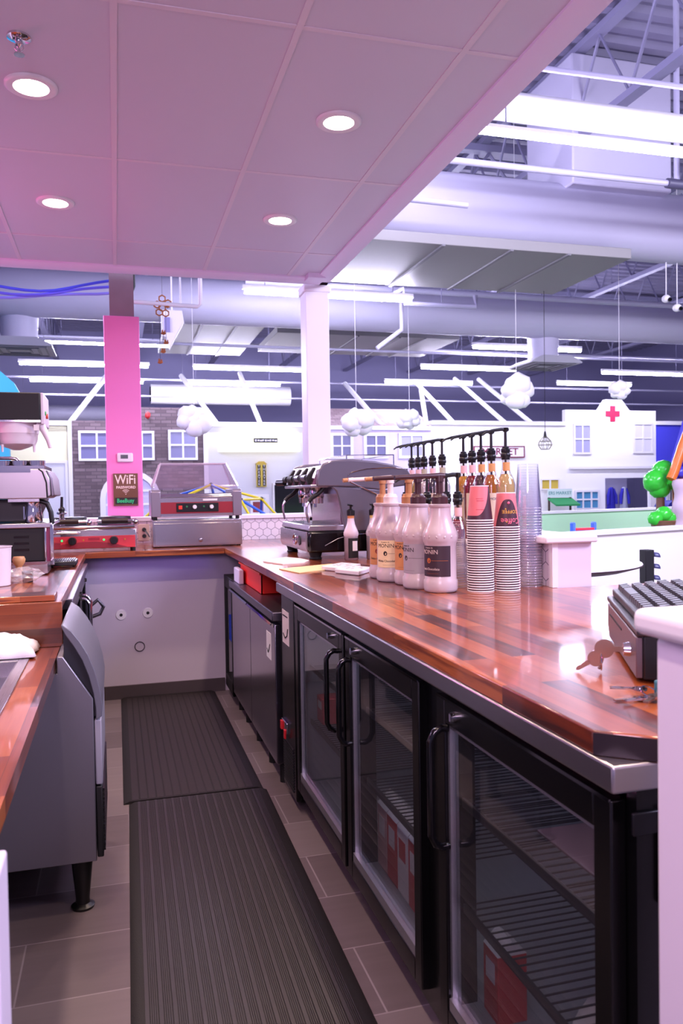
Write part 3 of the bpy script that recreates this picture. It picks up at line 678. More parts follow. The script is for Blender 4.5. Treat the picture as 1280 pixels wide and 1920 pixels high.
for y, xs, rl in rows:
    for x0, x1 in xs:
        side = 'left of the pillar line' if x0 < 0 else 'between pillar and post' if x0 < 4 else 'right of the post' if x0 < 10 else 'far right'
        fluor(x0, x1, y, z=3.95 if y == 10.5 else 4.0, label='glowing fluorescent tube light, %s, %s' % (rl, side))
# pipes
PIPE = mat('pipe_paint', '#b3b0c8', 0.4)
def hang(o, spots):
    for x, y, z in spots: MB().cyl((x, y, z), (x, y, 6.70), 0.008, None, 5).build('hanger_rod', JOI, o)
def pipe(pts, r, label, mm=PIPE, name='pipe', cat='pipe', rods=()):
    o = tag(MB().tube(pts, r, 8).build(name, mm, smooth=60), label, cat); hang(o, rods); return o
pipe([(1.8, 5.35, 4.4), (4.15, 5.3, 4.4), (12, 5.3, 4.4)], 0.022, 'thin sprinkler pipe nearest the roof deck at top right')
t = thing('sprinkler_main', 'thick lilac sprinkler pipe with coupling and vertical drop at the right edge', 'pipe', (5.5, 7.0, 4.4))
MB().tube([(1.6, 7.0, 4.4), (14, 7.0, 4.4)], 0.032, 10).build('main_pipe', PIPE, t, smooth=60)
MB().tube([(5.62, 7.0, 4.4), (5.62, 7.0, 6.5)], 0.03, 10).build('drop_pipe', PIPE, t, smooth=60)
MB().cyl((5.50, 7.0, 4.4), (5.74, 7.0, 4.4), 0.05, None, 12).build('coupling', mat('coupling_dark', '#4b4860', 0.5), t)
pipe([(1.75, 7.6, 4.25), (3.55, 7.6, 4.22)], 0.03, 'short capped pipe stub in front of the fat silver duct', rods=((2.2, 7.6, 4.27),))
pipe([(1.9, 11.75, 4.42), (19.8, 11.75, 4.40)], 0.05, 'thick dark lilac pipe running across just behind the corner post top')
pipe([(3.75, 11.0, 4.06), (4.1, 11.0, 4.24), (4.12, 11.0, 4.03), (5.25, 11.0, 4.03), (5.25, 11.0, 4.2)], 0.04, 'looped pipe section hanging to the right of the corner post', rods=((4.7, 11.0, 4.06),))
pipe([(4.25, 11.5, 4.3), (4.25, 11.5, 3.75), (3.85, 11.5, 3.45)], 0.035, 'bent vertical drain pipe hanging right of the corner post', rods=((4.25, 11.5, 4.3),))
pipe([(-9, 16.5, 4.4), (19.8, 16.5, 4.38)], 0.03, 'long thin pipe across the hall at the fourth light row')
pipe([(-9, 14.3, 3.95), (19.8, 14.3, 3.9)], 0.026, 'long thin pipe across the hall at the third light row')
pipe([(-9, 20.2, 4.12), (19.8, 20.2, 4.12)], 0.03, 'long thin pipe across the hall behind the last light row')
pipe([(-9, 20.3, 3.72), (19.8, 20.3, 3.72)], 0.025, 'long white cable tray pipe low above the play house fronts')
pipe([(-9, 26.8, 3.55), (19.8, 26.8, 3.55)], 0.14, 'fat dark lilac pipe along the far wall')
for o, q in dhang: hang(o, q)
# white diagonal braces holding the play house fronts
for i, (a, b) in enumerate((((-0.95, 18.2, 2.84), (-0.05, 20.0, 4.3)), ((2.25, 18.2, 2.84), (1.6, 20.0, 4.2)), ((3.25, 18.2, 2.84), (3.05, 20.0, 4.3)), ((6.2, 18.2, 2.84), (5.8, 20.0, 4.1)), ((7.35, 18.2, 2.84), (7.9, 20.0, 4.1)), ((8.15, 18.2, 2.84), (7.75, 20.0, 4.2)), ((10.35, 18.2, 2.84), (9.6, 20.0, 4.3)), ((9.6, 18.2, 2.84), (8.9, 20.0, 4.3)))):
    pipe([a, b], 0.06, 'white diagonal brace rising behind the play house fronts, %s from the left' % ORD[i], HWH, 'brace', 'brace')
# conduit frame, blue cables and mobile close to the pillar
t = thing('conduit', 'white plastic conduit bent in a U right of the pillar under the ceiling edge', 'conduit', (0.4, 6.5, 2.8))
MB().tube([(0.1, 6.5, 2.815), (0.66, 6.5, 2.80), (0.685, 6.5, 2.82), (0.69, 6.5, 3.6)], 0.017, 8).build('conduit_run', HWH, t, smooth=60)
MB().tube([(0.53, 6.5, 2.81), (0.52, 6.5, 3.6)], 0.007, 6).build('hanger', HWH, t)
tag(MB().tube([(0.16, 6.48, 3.5), (0.165, 6.48, 2.93), (0.14, 6.48, 2.86), (0.12, 6.48, 2.79), (0.06, 6.48, 2.80)], 0.016, 8).build('conduit_elbow', BLACKM, t), 'black elbow')
CAB = mat('cable_blue', '#4a55e0', 0.5)
for i, (dz, ph, mm, lb) in enumerate(((0.0, 0.0, CAB, 'bright blue cable drooping left of the pillar top, uppermost of three'), (-0.03, 0.8, mat('cable_violet', '#6a6ae8', 0.5), 'violet blue cable drooping left of the pillar top, middle of three'), (-0.055, 1.9, mat('cable_pale', '#8f93f0', 0.5), 'pale blue cable drooping left of the pillar top, lowest of three'))):
    pts = [(-2.2 + 2.3 * k / 22, 6.5 + 0.02 * i, 2.88 + dz + 0.02 * math.sin(k * 0.7 + ph) + (0.004 * max(0, k - 16) ** 1.8)) for k in range(23)]
    pipe(pts, 0.011, lb, mm, 'cable', 'cable')
HON = mat('honey_wood', '#a8632c', 0.6)
t = thing('honeycomb_mobile', 'hanging wooden honeycomb and bee mobile right of the pink pillar', 'mobile', (0.385, 6.5, 2.33))
m = MB()
for (cx, cz) in ((0.385, 2.85), (0.345, 2.80), (0.385, 2.775), (0.43, 2.815), (0.36, 2.74), (0.41, 2.735)):
    m.tube([(cx + 0.027 * math.cos(R_(60 * k + 30)), 6.5, cz + 0.027 * math.sin(R_(60 * k + 30))) for k in range(6)], 0.006, 6, closed=True)
m.build('honeycomb', HON, t)
for (bx, bz) in ((0.39, 2.575), (0.385, 2.43), (0.36, 2.345), (0.425, 2.79), (0.41, 2.50)):
    m = MB(); m.ball((bx, 6.5, bz), 0.017, 1, (1.4, 0.6, 0.8)); m.ball((bx - 0.008, 6.5, bz + 0.016), 0.013, 1, (0.6, 0.4, 1.2)); m.ball((bx + 0.01, 6.5, bz + 0.014), 0.012, 1, (0.6, 0.4, 1.2)); m.build('bee', HON, t)
m = MB()
for (a, b, x) in ((2.87, 6.63, 0.385), (2.345, 2.72, 0.36), (2.43, 2.76, 0.385), (2.50, 2.79, 0.41)): m.cyl((x, 6.5, a), (x, 6.5, b), 0.0016, None, 4)
m.build('string', BLACKM, t)
t = thing('wall_speaker', 'white angled box speaker hanging behind the honeycomb mobile', 'speaker', (0.66, 9.5, 3.1))
m = MB(); m.prism([(0.55, 3.42), (0.78, 3.42), (0.80, 3.28), (0.70, 3.10), (0.64, 2.98), (0.60, 3.10), (0.55, 3.12)], 'y', 9.4, 9.6); m.build('speaker_box', HWH, t, bevel=0.01)
MB().box(0.575, 0.64, 9.39, 9.40, 3.16, 3.33).build('speaker_grille', mat('grille_lilac', '#8d88b8', 0.6), t)
MB().cyl((0.67, 9.5, 3.42), (0.67, 9.5, 6.63), 0.01, None, 6).build('bracket', HWH, t)
for (x, z, lb, k) in ((7.05, 3.77, 'white round security camera hanging high at the right edge', 0), (7.22, 3.66, 'white dome security camera with black lens at the right edge', 1)):
    t = thing('security_camera', lb, 'camera', (x, 9.0, z), 'security cameras')
    m = MB(); m.ball((x, 9.0, z), 0.06, 2, (1, 1, 0.9)); m.build('camera_body', HWH, t, smooth=80)
    m = MB(); m.cyl((x + 0.01, 8.945, z - 0.02), (x + 0.012, 8.925, z - 0.028), 0.028, 0.022, 14); m.build('camera_lens', BLACKG, t)
    m = MB(); m.cyl((x, 9.0, z + 0.05), (x, 9.0, 6.63), 0.007, None, 6); m.build('mount', HWH, t)
# ------------------------------------------------------------------ play village house fronts at the back of the hall
YF = 18.0
PANE = mat('play_pane', '#76749c', 0.25); PANEL_ = mat('pane_pale', '#a9a8cf', 0.3)
def window(parent, x0, x1, z0, z1, nx=2, nz=2, y=YF, pane=PANE, t=0.05):
    m = MB(); m.frame('y', x0, x1, z0, z1, t, y - 0.04, y)
    for i in range(1, nx): xx = x0 + (x1 - x0) * i / nx; m.box(xx - 0.02, xx + 0.02, y - 0.035, y, z0 + t, z1 - t)
    for i in range(1, nz): zz = z0 + (z1 - z0) * i / nz; m.box(x0 + t, x1 - t, y - 0.034, y, zz - 0.02, zz + 0.02)
    w = m.build('window_frame', HWH, parent, smooth=0)
    MB().box(x0 + t, x1 - t, y - 0.012, y - 0.002, z0 + t, z1 - t).build('window_pane', pane, w, smooth=0)
    return w
def front(label, x0, x1, h, mm, y=YF, poly=None, d=0.12, cap=True):
    t = thing('play_house_front', label, 'house front', ((x0 + x1) / 2, y, 0))
    p = poly or [(x0, 0), (x1, 0), (x1, h), (x0, h)]
    MB().prism(p, 'y', y, y + d).build('front_wall', mm, t, smooth=0)
    if cap: MB().box(x0, x1, y - 0.06, y + d + 0.04, h - 0.01, h + 0.09).build('coping', HWH, t)
    return t
f = front('pale yellow play house front with a white door, left of the brick front', -6.0, -0.93, 2.80, mat('wall_yellow', '#f3f0c8', 0.6), d=0.1)
m = MB(); m.frame('y', -1.50, -0.98, 0.0, 2.04, 0.06, YF - 0.05, YF); dd = m.build('door_frame', HWH, f)
MB().box(-1.44, -1.04, YF - 0.03, YF - 0.005, 0.0, 1.98).build('door', mat('door_white', '#dcdce6', 0.5), dd); MB().ball((-1.08, YF - 0.05, 1.0), 0.03, 1).build('door_handle', CHROME, dd)
MB().box(-0.97, -0.89, YF - 0.07, YF + 0.1, 0, 2.86).build('corner_trim', HWH, f)
BRK = brickmat('play_brick', '#5c4c52', '#7c6a70', '#56494f', 0.23, 0.075, 0.008, rot=(R_(90), 0, 0), rough=0.8, grain=0.4, gscale=(8, 8, 8))
f = front('dark brick play house front with white framed windows behind the pink pillar', -0.89, 1.93, 2.9, BRK, poly=[(-0.89, 0), (1.93, 0), (1.93, 3.2), (0.55, 3.2), (0.55, 2.9), (-0.89, 2.9)], cap=False)
window(f, -0.76, 0.0, 2.03, 2.68); window(f, 0.30, 0.83, 2.04, 2.68); window(f, 1.13, 1.77, 2.04, 2.71)
m = MB()
arcp = [(0.30 + 0.64 * math.cos(R_(a)), 1.20 + 0.62 * math.sin(R_(a))) for a in range(0, 181, 15)]
outer = [(0.94, 0.0)] + arcp + [(-0.34, 0.0)]; inner = [(0.30 + (p[0] - 0.30) * 0.82, p[1] if p[1] == 0 else 1.2 + (p[1] - 1.2) * 0.82) for p in outer]
for i in range(len(outer) - 1):
    q = [outer[i], outer[i + 1], inner[i + 1], inner[i]]; m.prism(q, 'y', YF - 0.06, YF)
ar = m.build('arched_door_frame', HWH, f, smooth=0)
MB().prism(inner, 'y', YF - 0.02, YF - 0.005).build('arched_door', mat('arch_lilac', '#c9c4e6', 0.5), ar)
m = MB()
for z in (0.45, 0.75, 1.05, 1.35): m.box(-0.22, 0.82, YF - 0.035, YF - 0.02, z, z + 0.05)
m.build('door_rail', HWH, ar)
tag(MB().ball((0.70, YF - 0.08, 3.02), 0.07, 1, (1, 0.8, 1.2)).build('alarm_bell', mat('alarm_red', '#c02a30', 0.4)), 'small red alarm bell on the brick front beside the pink pillar', 'bell')
# theatre front
f = front('pale grey theatre play house front with a lit marquee', 1.95, 4.72, 2.80, mat('wall_theatre', '#d0d0da', 0.6))
MB().box(1.90, 2.0, YF - 0.05, YF + 0.1, 0, 2.8).build('corner_trim', HWH, f)
mq = thing('marquee_sign', 'white lit marquee box with bulbs on the theatre front', 'sign', (3.18, YF - 0.2, 2.2))
MB().prism([(2.33, YF - 0.45), (3.98, YF - 0.45), (4.12, YF - 0.002), (2.22, YF - 0.002)], 'z', 2.22, 2.64).build('marquee_box', emis('marquee_glow', '#fff8e0', 2.2), mq, bevel=0.01)
m = MB(); m.box(2.96, 3.50, YF - 0.462, YF - 0.45, 2.40, 2.50); bs = m.build('sign_board', BLACKM, mq)
m = MB()
for i in range(9): m.box(2.99 + i * 0.055, 3.025 + i * 0.055 + 0.01 * (i % 3), YF - 0.468, YF - 0.462, 2.425 + 0.006 * (i % 2), 2.475 - 0.005 * (i % 3))
m.build('white_lettering', HWH, bs)
for i in range(9):
    for zz in (2.235, 2.625):
        MB().ball((2.36 + i * 0.199, YF - 0.46, zz), 0.022, 1).build('bulb', emis('bulb_glow', '#fff2c8', 6.0), mq)
ts = thing('theater_sign', 'tall yellow and black vertical theater sign under the marquee', 'sign', (3.19, YF - 0.1, 1.42))
MB().box(3.08, 3.30, YF - 0.09, YF - 0.0, 1.42, 1.96).build('sign_board', mat('sign_yellow', '#c9b23a', 0.5), ts, bevel=0.004)
m = MB(); m.box(3.095, 3.165, YF - 0.096, YF - 0.09, 1.44, 1.92); m.box(3.215, 3.285, YF - 0.096, YF - 0.09, 1.44, 1.92); m.build('black_strip', BLACKM, ts)
for k, ch in enumerate('THEATER'):
    for x in (3.13, 3.25): text_mb(ch, 0.075, at=(x, YF - 0.098, 1.885 - k * 0.068)).build('lettering', HWH, ts, smooth=0)
MB().prism([(3.06, 1.94), (3.32, 1.94), (3.25, 2.0), (3.13, 2.0)], 'y', YF - 0.1, YF).build('sign_crest', mat('sign_gold', '#b59a30', 0.5), ts)
m = MB(); m.frame('y', 3.45, 4.45, 0.5, 1.50, 0.04, YF - 0.05, YF); sc = m.build('screen_frame', HWH, f); MB().box(3.49, 4.20, YF - 0.03, YF - 0.01, 0.54, 1.46).build('screen', BLACKG, sc)
m = MB(); m.frame('y', 2.62, 3.36, 0.0, 1.25, 0.09, YF - 0.05, YF); sc = m.build('booth_frame', HWH, f)
m = MB(); m.frame('y', 2.92, 3.28, 0.78, 1.14, 0.06, YF - 0.065, YF - 0.02); m.build('booth_window', HWH, sc); MB().box(2.98, 3.22, YF - 0.03, YF - 0.01, 0.84, 1.08).build('booth_pane', mat('poster_red', '#8e2232', 0.4), sc)
m = MB(); m.box(2.32, 2.52, YF - 0.03, YF - 0.004, 0.3, 1.35); m.build('poster', mat('poster_dark', '#3a3846', 0.5), f)
tag(MB().box(3.98, 4.22, YF - 0.28, YF - 0.18, 1.70, 1.84).build('wall_camera_box', mat('grey_box', '#6d6d78', 0.5), bevel=0.01), 'small grey tilted box on the theatre front beside the espresso machine', 'box')
# lilac house front
f = front('lilac play house front with three four-pane windows right of the corner post', 4.72, 7.38, 2.74, mat('wall_lilac', '#dccff2', 0.6))
for x0, x1, pn in ((4.84, 5.40, PANE), (5.66, 6.27, PANE), (6.53, 7.20, PANEL_)): window(f, x0, x1, 2.05, 2.66, pane=pn, t=0.07)
m = MB(); m.prism([(18.12, 2.85), (19.6, 3.40), (19.6, 3.34), (18.12, 2.79)], 'x', 4.72, 7.5)
SHG = brickmat('shingle', '#a88f92', '#c7afb0', '#8f7a7e', 0.2, 0.14, 0.006, rough=0.8)
tag(m.build('shingle_roof', SHG), 'sloping pink grey shingle roof behind the lilac house front', 'roof')
# white market wall
f = front('long white play market front with a red framed market sign', 7.38, 11.06, 2.88, mat('wall_market', '#f4f3f0', 0.6))
sg = thing('market_sign', 'white sign with a dark red frame reading market', 'sign', (9.25, YF - 0.05, 2.08))
m = MB(); m.box(8.5, 9.85, YF - 0.05, YF - 0.003, 2.08, 2.33); m.build('sign_board', HWH, sg); m = MB(); m.frame('y', 8.48, 9.87, 2.06, 2.35, 0.025, YF - 0.06, YF - 0.02); m.build('sign_frame', mat('maroon', '#7a2440', 0.5), sg)
text_mb('MARKET', 0.24, at=(9.19, YF - 0.052, 2.205), sx=1.1, bold=0.004).build('lettering', mat('maroon', '#7a2440', 0.5), sg, smooth=0)
window(f, 10.33, 10.86, 1.24, 1.52, nz=1, pane=mat('pane_ochre', '#c9b04a', 0.4), t=0.03)
st = thing('market_stall', 'play farmers market stall with green awning and lettered board', 'stall', (10.65, 17.5, 0))
MB().box(10.33, 11.0, 17.62, 17.66, 1.05, 1.26).build('sign_board', mat('stall_board', '#cfe0da', 0.6), st)
text_mb('ERS MARKET', 0.115, at=(10.66, 17.618, 1.155)).build('lettering', mat('stall_teal', '#2a8a86', 0.5), st, smooth=0)
MB().prism([(17.25, 0.88), (17.66, 1.04), (17.66, 1.0), (17.25, 0.84)], 'x', 10.33, 11.0).build('awning', mat('awning_green', '#1f8a4a', 0.6), st)
MB().box(10.2, 11.1, 17.2, 17.7, 0.52, 0.57).build('counter_top', mat('stall_dark', '#4a3a30', 0.5), st); MB().box(10.25, 10.8, 17.25, 17.68, 0, 0.52).build('counter_base', HWH, st)
for x in (10.36, 10.96): MB().box(x - 0.02, x + 0.02, 17.62, 17.66, 0.57, 1.05).build('stall_post', mat('stall_dark', '#4a3a30', 0.5), st)
# hospital front
f = front('white hospital play house front with gable and red cross', 11.06, 13.76, 3.28, mat('wall_hospital', '#f7f6f7', 0.6), cap=False,
          poly=[(11.06, 0), (12.21, 0), (12.21, 1.52), (13.60, 1.52), (13.60, 0), (13.76, 0), (13.76, 3.28), (12.96, 3.28), (12.72, 3.56), (12.26, 3.56), (12.05, 3.28), (11.06, 3.28)], d=0.15)
m = MB(); cx, cz, a, b = 12.44, 3.19, 0.20, 0.068
m.prism([(cx - b, cz - a), (cx + b, cz - a), (cx + b, cz - b), (cx + a, cz - b), (cx + a, cz + b), (cx + b, cz + b), (cx + b, cz + a), (cx - b, cz + a), (cx - b, cz + b), (cx - a, cz + b), (cx - a, cz - b), (cx - b, cz - b)], 'y', YF - 0.03, YF - 0.003)
m.build('red_cross', mat('cross_red', '#d81e50', 0.5), f, smooth=0)
window(f, 11.28, 11.80, 2.14, 2.92, pane=PANEL_); window(f, 13.05, 13.66, 2.16, 2.96, pane=mat('pane_white', '#dcdae8', 0.4))
window(f, 11.30, 12.03, 0.50, 1.22, nx=3, nz=3, pane=mat('pane_teal', '#4f8fb8', 0.4))
MB().box(11.15, 13.74, YF - 0.07, YF, 1.76, 1.82).build('ledge', HWH, f)
MB().box(12.2, 13.65, 19.1, 19.15, 0, 1.6).build('alcove_wall', mat('alcove_lilac', '#b9b4d0', 0.6), f)
for i, (x, mm, lb) in enumerate(((13.02, mat('coat_blue', '#3a36c8', 0.8), 'blue play coat hanging in the hospital alcove'), (13.42, mat('coat_white', '#c9d0e6', 0.8), 'white and blue play coat hanging in the hospital alcove'))):
    t = thing('play_coat', lb, 'coat', (x, 18.9, 0.62), 'coats in the hospital alcove')
    m = MB()
    m.grid(lambda u, v: (x + (0.04 + 0.09 * (1 - v) ** 0.7) * math.cos(2 * math.pi * u) * (1 + 0.2 * math.sin(6 * math.pi * u)), 18.9 + 0.06 * math.sin(2 * math.pi * u), 0.66 + 0.62 * v), 16, 8); m.build('coat_body', mm, t, smooth=80)
    for s in (-1, 1): MB().tube([(x + s * 0.05, 18.9, 1.24), (x + s * 0.11, 18.88, 1.05), (x + s * 0.13, 18.87, 0.82)], [0.04, 0.05, 0.04], 8).build('sleeve', mat('coat_blue', '#3a36c8', 0.8), t, smooth=80)
# blue wall at far right with barred window and mailbox
f = front('deep blue play house front with a barred window at the right edge', 13.76, 19.0, 2.92, mat('wall_blue', '#4a4ad8', 0.55))
m = MB(); m.frame('y', 14.05, 14.75, 0.5, 1.25, 0.06, YF - 0.05, YF); wf = m.build('window_frame', HWH, f); MB().box(14.11, 14.69, YF - 0.012, YF - 0.003, 0.56, 1.19).build('window_pane', BLACKM, wf)
for i in range(6): MB().box(14.14 + i * 0.095, 14.18 + i * 0.095, YF - 0.03, YF - 0.013, 0.56, 1.19).build('window_bar', HWH, wf)
mb_ = thing('mailbox', 'blue rounded mailbox standing before the blue wall', 'mailbox', (12.9, 16.2, 0))
pr = [(12.55, 0.5)] + [(12.79 + 0.24 * math.cos(R_(180 - a)), 0.75 + 0.20 * math.sin(R_(a))) for a in range(0, 181, 20)] + [(13.03, 0.5)]
MB().prism(pr, 'y', 16.0, 16.5).build('mailbox_body', mat('mailbox_blue', '#2b2f96', 0.35), mb_)
MB().box(12.70, 12.90, 15.985, 16.0, 0.78, 0.84).build('mail_slot', BLACKM, mb_)
for x in (12.6, 12.98): MB().box(x - 0.03, x + 0.03, 16.05, 16.45, 0, 0.5).build('mailbox_leg', mat('mailbox_blue', '#2b2f96', 0.35), mb_)
# turquoise gable at the far left
t = thing('play_house_front', 'turquoise gabled play house front at the left edge', 'house front', (-3, 10, 0))
MB().prism([(-4.5, 0), (-1.19, 0), (-1.19, 2.5), (-1.02, 2.42), (-1.12, 2.62), (-2.6, 4.0), (-4.5, 2.4)], 'y', 10.0, 10.12).build('front_wall', mat('turquoise', '#3fb4d2', 0.6), t, smooth=0)
# clouds
CLD = mat('cloud_white', '#f6f4f6', 0.7)
for i, (x, y, z, s, lb) in enumerate(((0.95, 10, 2.21, 0.17, 'white cloud shaped hanging decoration above the theatre front corner'), (3.05, 10, 2.20, 0.17, 'white cloud shaped hanging decoration before the lilac house front'), (5.38, 10, 2.63, 0.21, 'largest white cloud shaped hanging decoration right of the diffuser'), (7.03, 10, 2.68, 0.12, 'small white cloud shaped hanging decoration above the red cross'), (4.55, 12.0, 2.42, 0.15, 'white cloud shaped hanging decoration before the market front'))):
    t = thing('hanging_cloud', lb, 'cloud decoration', (x, y, z), 'hanging clouds')
    m = MB()
    for k in range(7):
        a = k * 2.4 + i; m.ball((x + s * 0.62 * math.cos(a), y + s * 0.3 * math.sin(a * 1.3), z + s * 0.5 * math.sin(a)), s * (0.55 + 0.12 * (k % 3)), 2, amp=0.25, freq=1.6, seed=i * 3 + k)
    m.ball((x, y, z), s * 0.7, 2, amp=0.4, seed=i)
    m.build('cloud_body', CLD, t, smooth=60)
    MB().cyl((x, y, z + s * 0.5), (x, y, 6.63), 0.004, None, 4).build('string', HWH, t)
# wire pendant lamp
t = thing('pendant_lamp', 'wire cage pendant lamp hanging on a thin cord before the market front', 'lamp', (5.82, 10, 1.85))
MB().cyl((5.82, 10, 2.09), (5.82, 10, 6.63), 0.004, None, 5).build('cord', BLACKM, t)
MB().cyl((5.82, 10, 2.0), (5.82, 10, 2.09), 0.025, 0.012, 10).build('lamp_holder', BLACKM, t)
MB().ball((5.82, 10, 1.96), 0.03, 2).build('bulb', glass('bulb_glass', refl=0.2, haze=0.3), t)
m = MB()
for k in range(8):
    a = R_(45 * k); c, s = math.cos(a), math.sin(a)
    m.tube([(5.82 + 0.02 * c, 10 + 0.02 * s, 2.02), (5.82 + 0.085 * c, 10 + 0.085 * s, 1.95), (5.82 + 0.10 * c, 10 + 0.10 * s, 1.90), (5.82 + 0.06 * c, 10 + 0.06 * s, 1.84)], 0.004, 5)
for r, z in ((0.10, 1.90), (0.06, 1.84), (0.085, 1.95)): m.tube([(5.82 + r * math.cos(R_(45 * k)), 10 + r * math.sin(R_(45 * k)), z) for k in range(8)], 0.004, 5, closed=True)
m.build('wire_cage', mat('cage_grey', '#8a8570', 0.4, 0.6), t)
# climbing dome
DCX, DCY, DR = 1.55, 13.6, 1.55
t = thing('climbing_dome', 'blue and yellow bar climbing dome behind the back counter', 'climbing frame', (DCX, DCY, 0))
def dn(k, n, el, off=0.0):
    a = 2 * math.pi * (k + off) / n
    return Vector((DCX + DR * math.cos(el) * math.cos(a), DCY + DR * math.cos(el) * math.sin(a), 0.02 + 1.42 * math.sin(el)))
T = Vector((DCX, DCY, 1.44)); A = [dn(k, 5, R_(55), 0.1) for k in range(5)]; B = [dn(k, 10, R_(28), 0.2) for k in range(10)]; G = [dn(k, 10, 0.0, -0.3) for k in range(10)]
E_ = [(T, a) for a in A] + [(A[k], A[(k+1) % 5]) for k in range(5)] + [(B[k], B[(k+1) % 10]) for k in range(10)] + [(A[k], B[(2*k) % 10]) for k in range(5)] + [(A[k], B[(2*k+1) % 10]) for k in range(5)] + [(A[k], B[(2*k-1) % 10]) for k in range(5)] + [(B[k], G[k]) for k in range(10)] + [(B[k], G[(k+1) % 10]) for k in range(10)]
YB = mat('bar_yellow', '#e8d020', 0.4); BB = mat('bar_blue', '#3a6ae0', 0.4)
for i, (a, b) in enumerate(E_): MB().cyl(a, b, 0.022, None, 8).build('dome_bar', YB if i % 3 == 0 else BB, t, smooth=60)
for p in A + [T]: MB().ball(p, 0.04, 1).build('dome_joint', BLACKM, t)
# ------------------------------------------------------------------ right: low play walls, toys, table
GRN = mat('wall_green', '#bff0c4', 0.6); CRM = mat('wall_cream', '#f4f1e6', 0.6)
def lowwall(n, pa, pb, h, mm, d=0.12):
    a, b = Vector(pa), Vector(pb); u = (b - a).normalized(); v = Vector((-u.y, u.x))
    q = [a, b, b + v * d, a + v * d]
    struct(MB().prism([(p.x, p.y) for p in q], 'z', 0, h).build('wall_play_%s' % n, mm, smooth=0))
    q = [a - v * 0.04, b - v * 0.04, b + v * (d + 0.04), a + v * (d + 0.04)]
    struct(MB().prism([(p.x, p.y) for p in q], 'z', h, h + 0.04).build('trim_1%d' % (len(n)), HWH, smooth=0))
lowwall('near', (2.6, 6.55), (7.4, 8.0), 0.80, CRM)
lowwall('green_side', (4.5, 11.2), (12.2, 13.3), 0.86, GRN)
struct(MB().box(3.0, 12, 9.5, 11.0, 0.0, 0.03).build('floor_play', mat('play_green', '#8fd09a', 0.7)))
tb = thing('round_table', 'round white table top with dark edge beyond the end of the bar', 'table', (2.75, 5.05, 0))
MB().lathe([(0.0, 0.735), (0.70, 0.735), (0.80, 0.765), (0.80, 0.775), (0.0, 0.775)], (2.75, 5.05, 0), 48).build('table_edge', mat('table_dark', '#3a2428', 0.4), tb)
MB().lathe([(0.0, 0.775), (0.80, 0.775), (0.795, 0.780), (0.0, 0.780)], (2.75, 5.05, 0), 48).build('tabletop', mat('table_white', '#e8e4e8', 0.3), tb)
MB().cyl((2.75, 5.05, 0.02), (2.75, 5.05, 0.735), 0.04, None, 14).build('table_column', BLACKM, tb); MB().lathe([(0.32, 0), (0.32, 0.015), (0.05, 0.04), (0, 0.04)], (2.75, 5.05, 0), 24).build('table_base', BLACKM, tb)
tl = thing('toy_traffic_light', 'black toy traffic light standing beyond the keyboard', 'traffic light', (4.0, 5.35, 0))
MB().box(3.96, 4.04, 5.31, 5.39, 0.52, 0.80).build('signal_box', BLACKM, tl, bevel=0.006)
for k, z in enumerate((0.57, 0.66, 0.75)):
    m = MB()
    m.grid(lambda u, v: (4.045 + 0.055 * v, 5.35 + 0.034 * math.cos(math.pi * u), z - 0.005 + 0.034 * math.sin(math.pi * u) - 0.008 * v), 10, 3); m.build('visor', mat('visor_blue', '#3c3c6c', 0.4), tl, solid=0.004)
MB().cyl((4.0, 5.35, 0), (4.0, 5.35, 0.52), 0.02, None, 10).build('signal_pole', BLACKM, tl)
bn = thing('toy_bench', 'blue and red plastic toy bench before the green wall', 'toy', (5.12, 7.9, 0))
TB = mat('toy_blue', '#3f6fe0', 0.35)
for x in (4.97, 5.24): MB().box(x, x + 0.028, 7.93, 8.02, 0, 0.90).build('bench_side', TB, bn, bevel=0.02)
MB().box(5.015, 5.24, 7.95, 7.99, 0.60, 0.81).build('bench_back', mat('toy_navy', '#2230c8', 0.35), bn, bevel=0.01); MB().box(4.99, 5.26, 7.94, 8.0, 0.81, 0.835).build('bench_rail', mat('toy_red', '#e0304a', 0.35), bn)
MB().box(5.015, 5.24, 7.9, 8.25, 0.30, 0.34).build('bench_seat', mat('toy_red', '#e0304a', 0.35), bn)
# toy house at the right edge
th = thing('toy_tree_house', 'glossy toy house with orange gable and blue tiled roof at the right edge', 'toy house', (7.6, 8.9, 0))
ORG_ = mat('toy_orange', '#d9732a', 0.25)
MB().box(6.88, 8.4, 8.55, 8.70, 0.0, 1.39).build('house_wall', mat('toy_wall', '#b5683a', 0.4), th, bevel=0.02)
MB().tube([(7.05, 8.47, 2.2), (6.86, 8.47, 1.78), (6.74, 8.47, 1.47), (6.69, 8.47, 1.38)], 0.06, 10).build('gable_trim', ORG_, th, smooth=60)
m = MB()
for r in range(5):
    for c in range(6): m.ball((6.92 + 0.15 * c + 0.06 * (r % 2) + 0.045 * r, 8.56, 1.47 + 0.12 * r), 0.095, 1, (1, 0.5, 0.9))
m.prism([(6.78, 1.39), (8.4, 1.39), (8.4, 2.2), (7.06, 2.2)], 'y', 8.58, 8.68)
m.build('tiled_roof', mat('toy_tile_blue', '#4a44c8', 0.3), th, smooth=60)
MB().lathe([(0.095, 0)] + [(0.095 + 0.016 * math.sin(k * 1.2), 0.06 * k) for k in range(1, 23)] + [(0.095, 1.38)], (6.81, 8.43, 0), 16).build('log_column', mat('toy_log', '#cdb6c4', 0.45), th, smooth=60)
MB().prism([(6.62, 0.60), (7.0, 1.16), (7.4, 1.16), (7.4, 0.0), (6.62, 0.0)], 'y', 8.18, 8.32).build('slide', ORG_, th, bevel=0.02)
tr = thing('toy_tree', 'round glossy green toy tree beside the toy house', 'toy tree', (6.75, 8.75, 0))
m = MB()
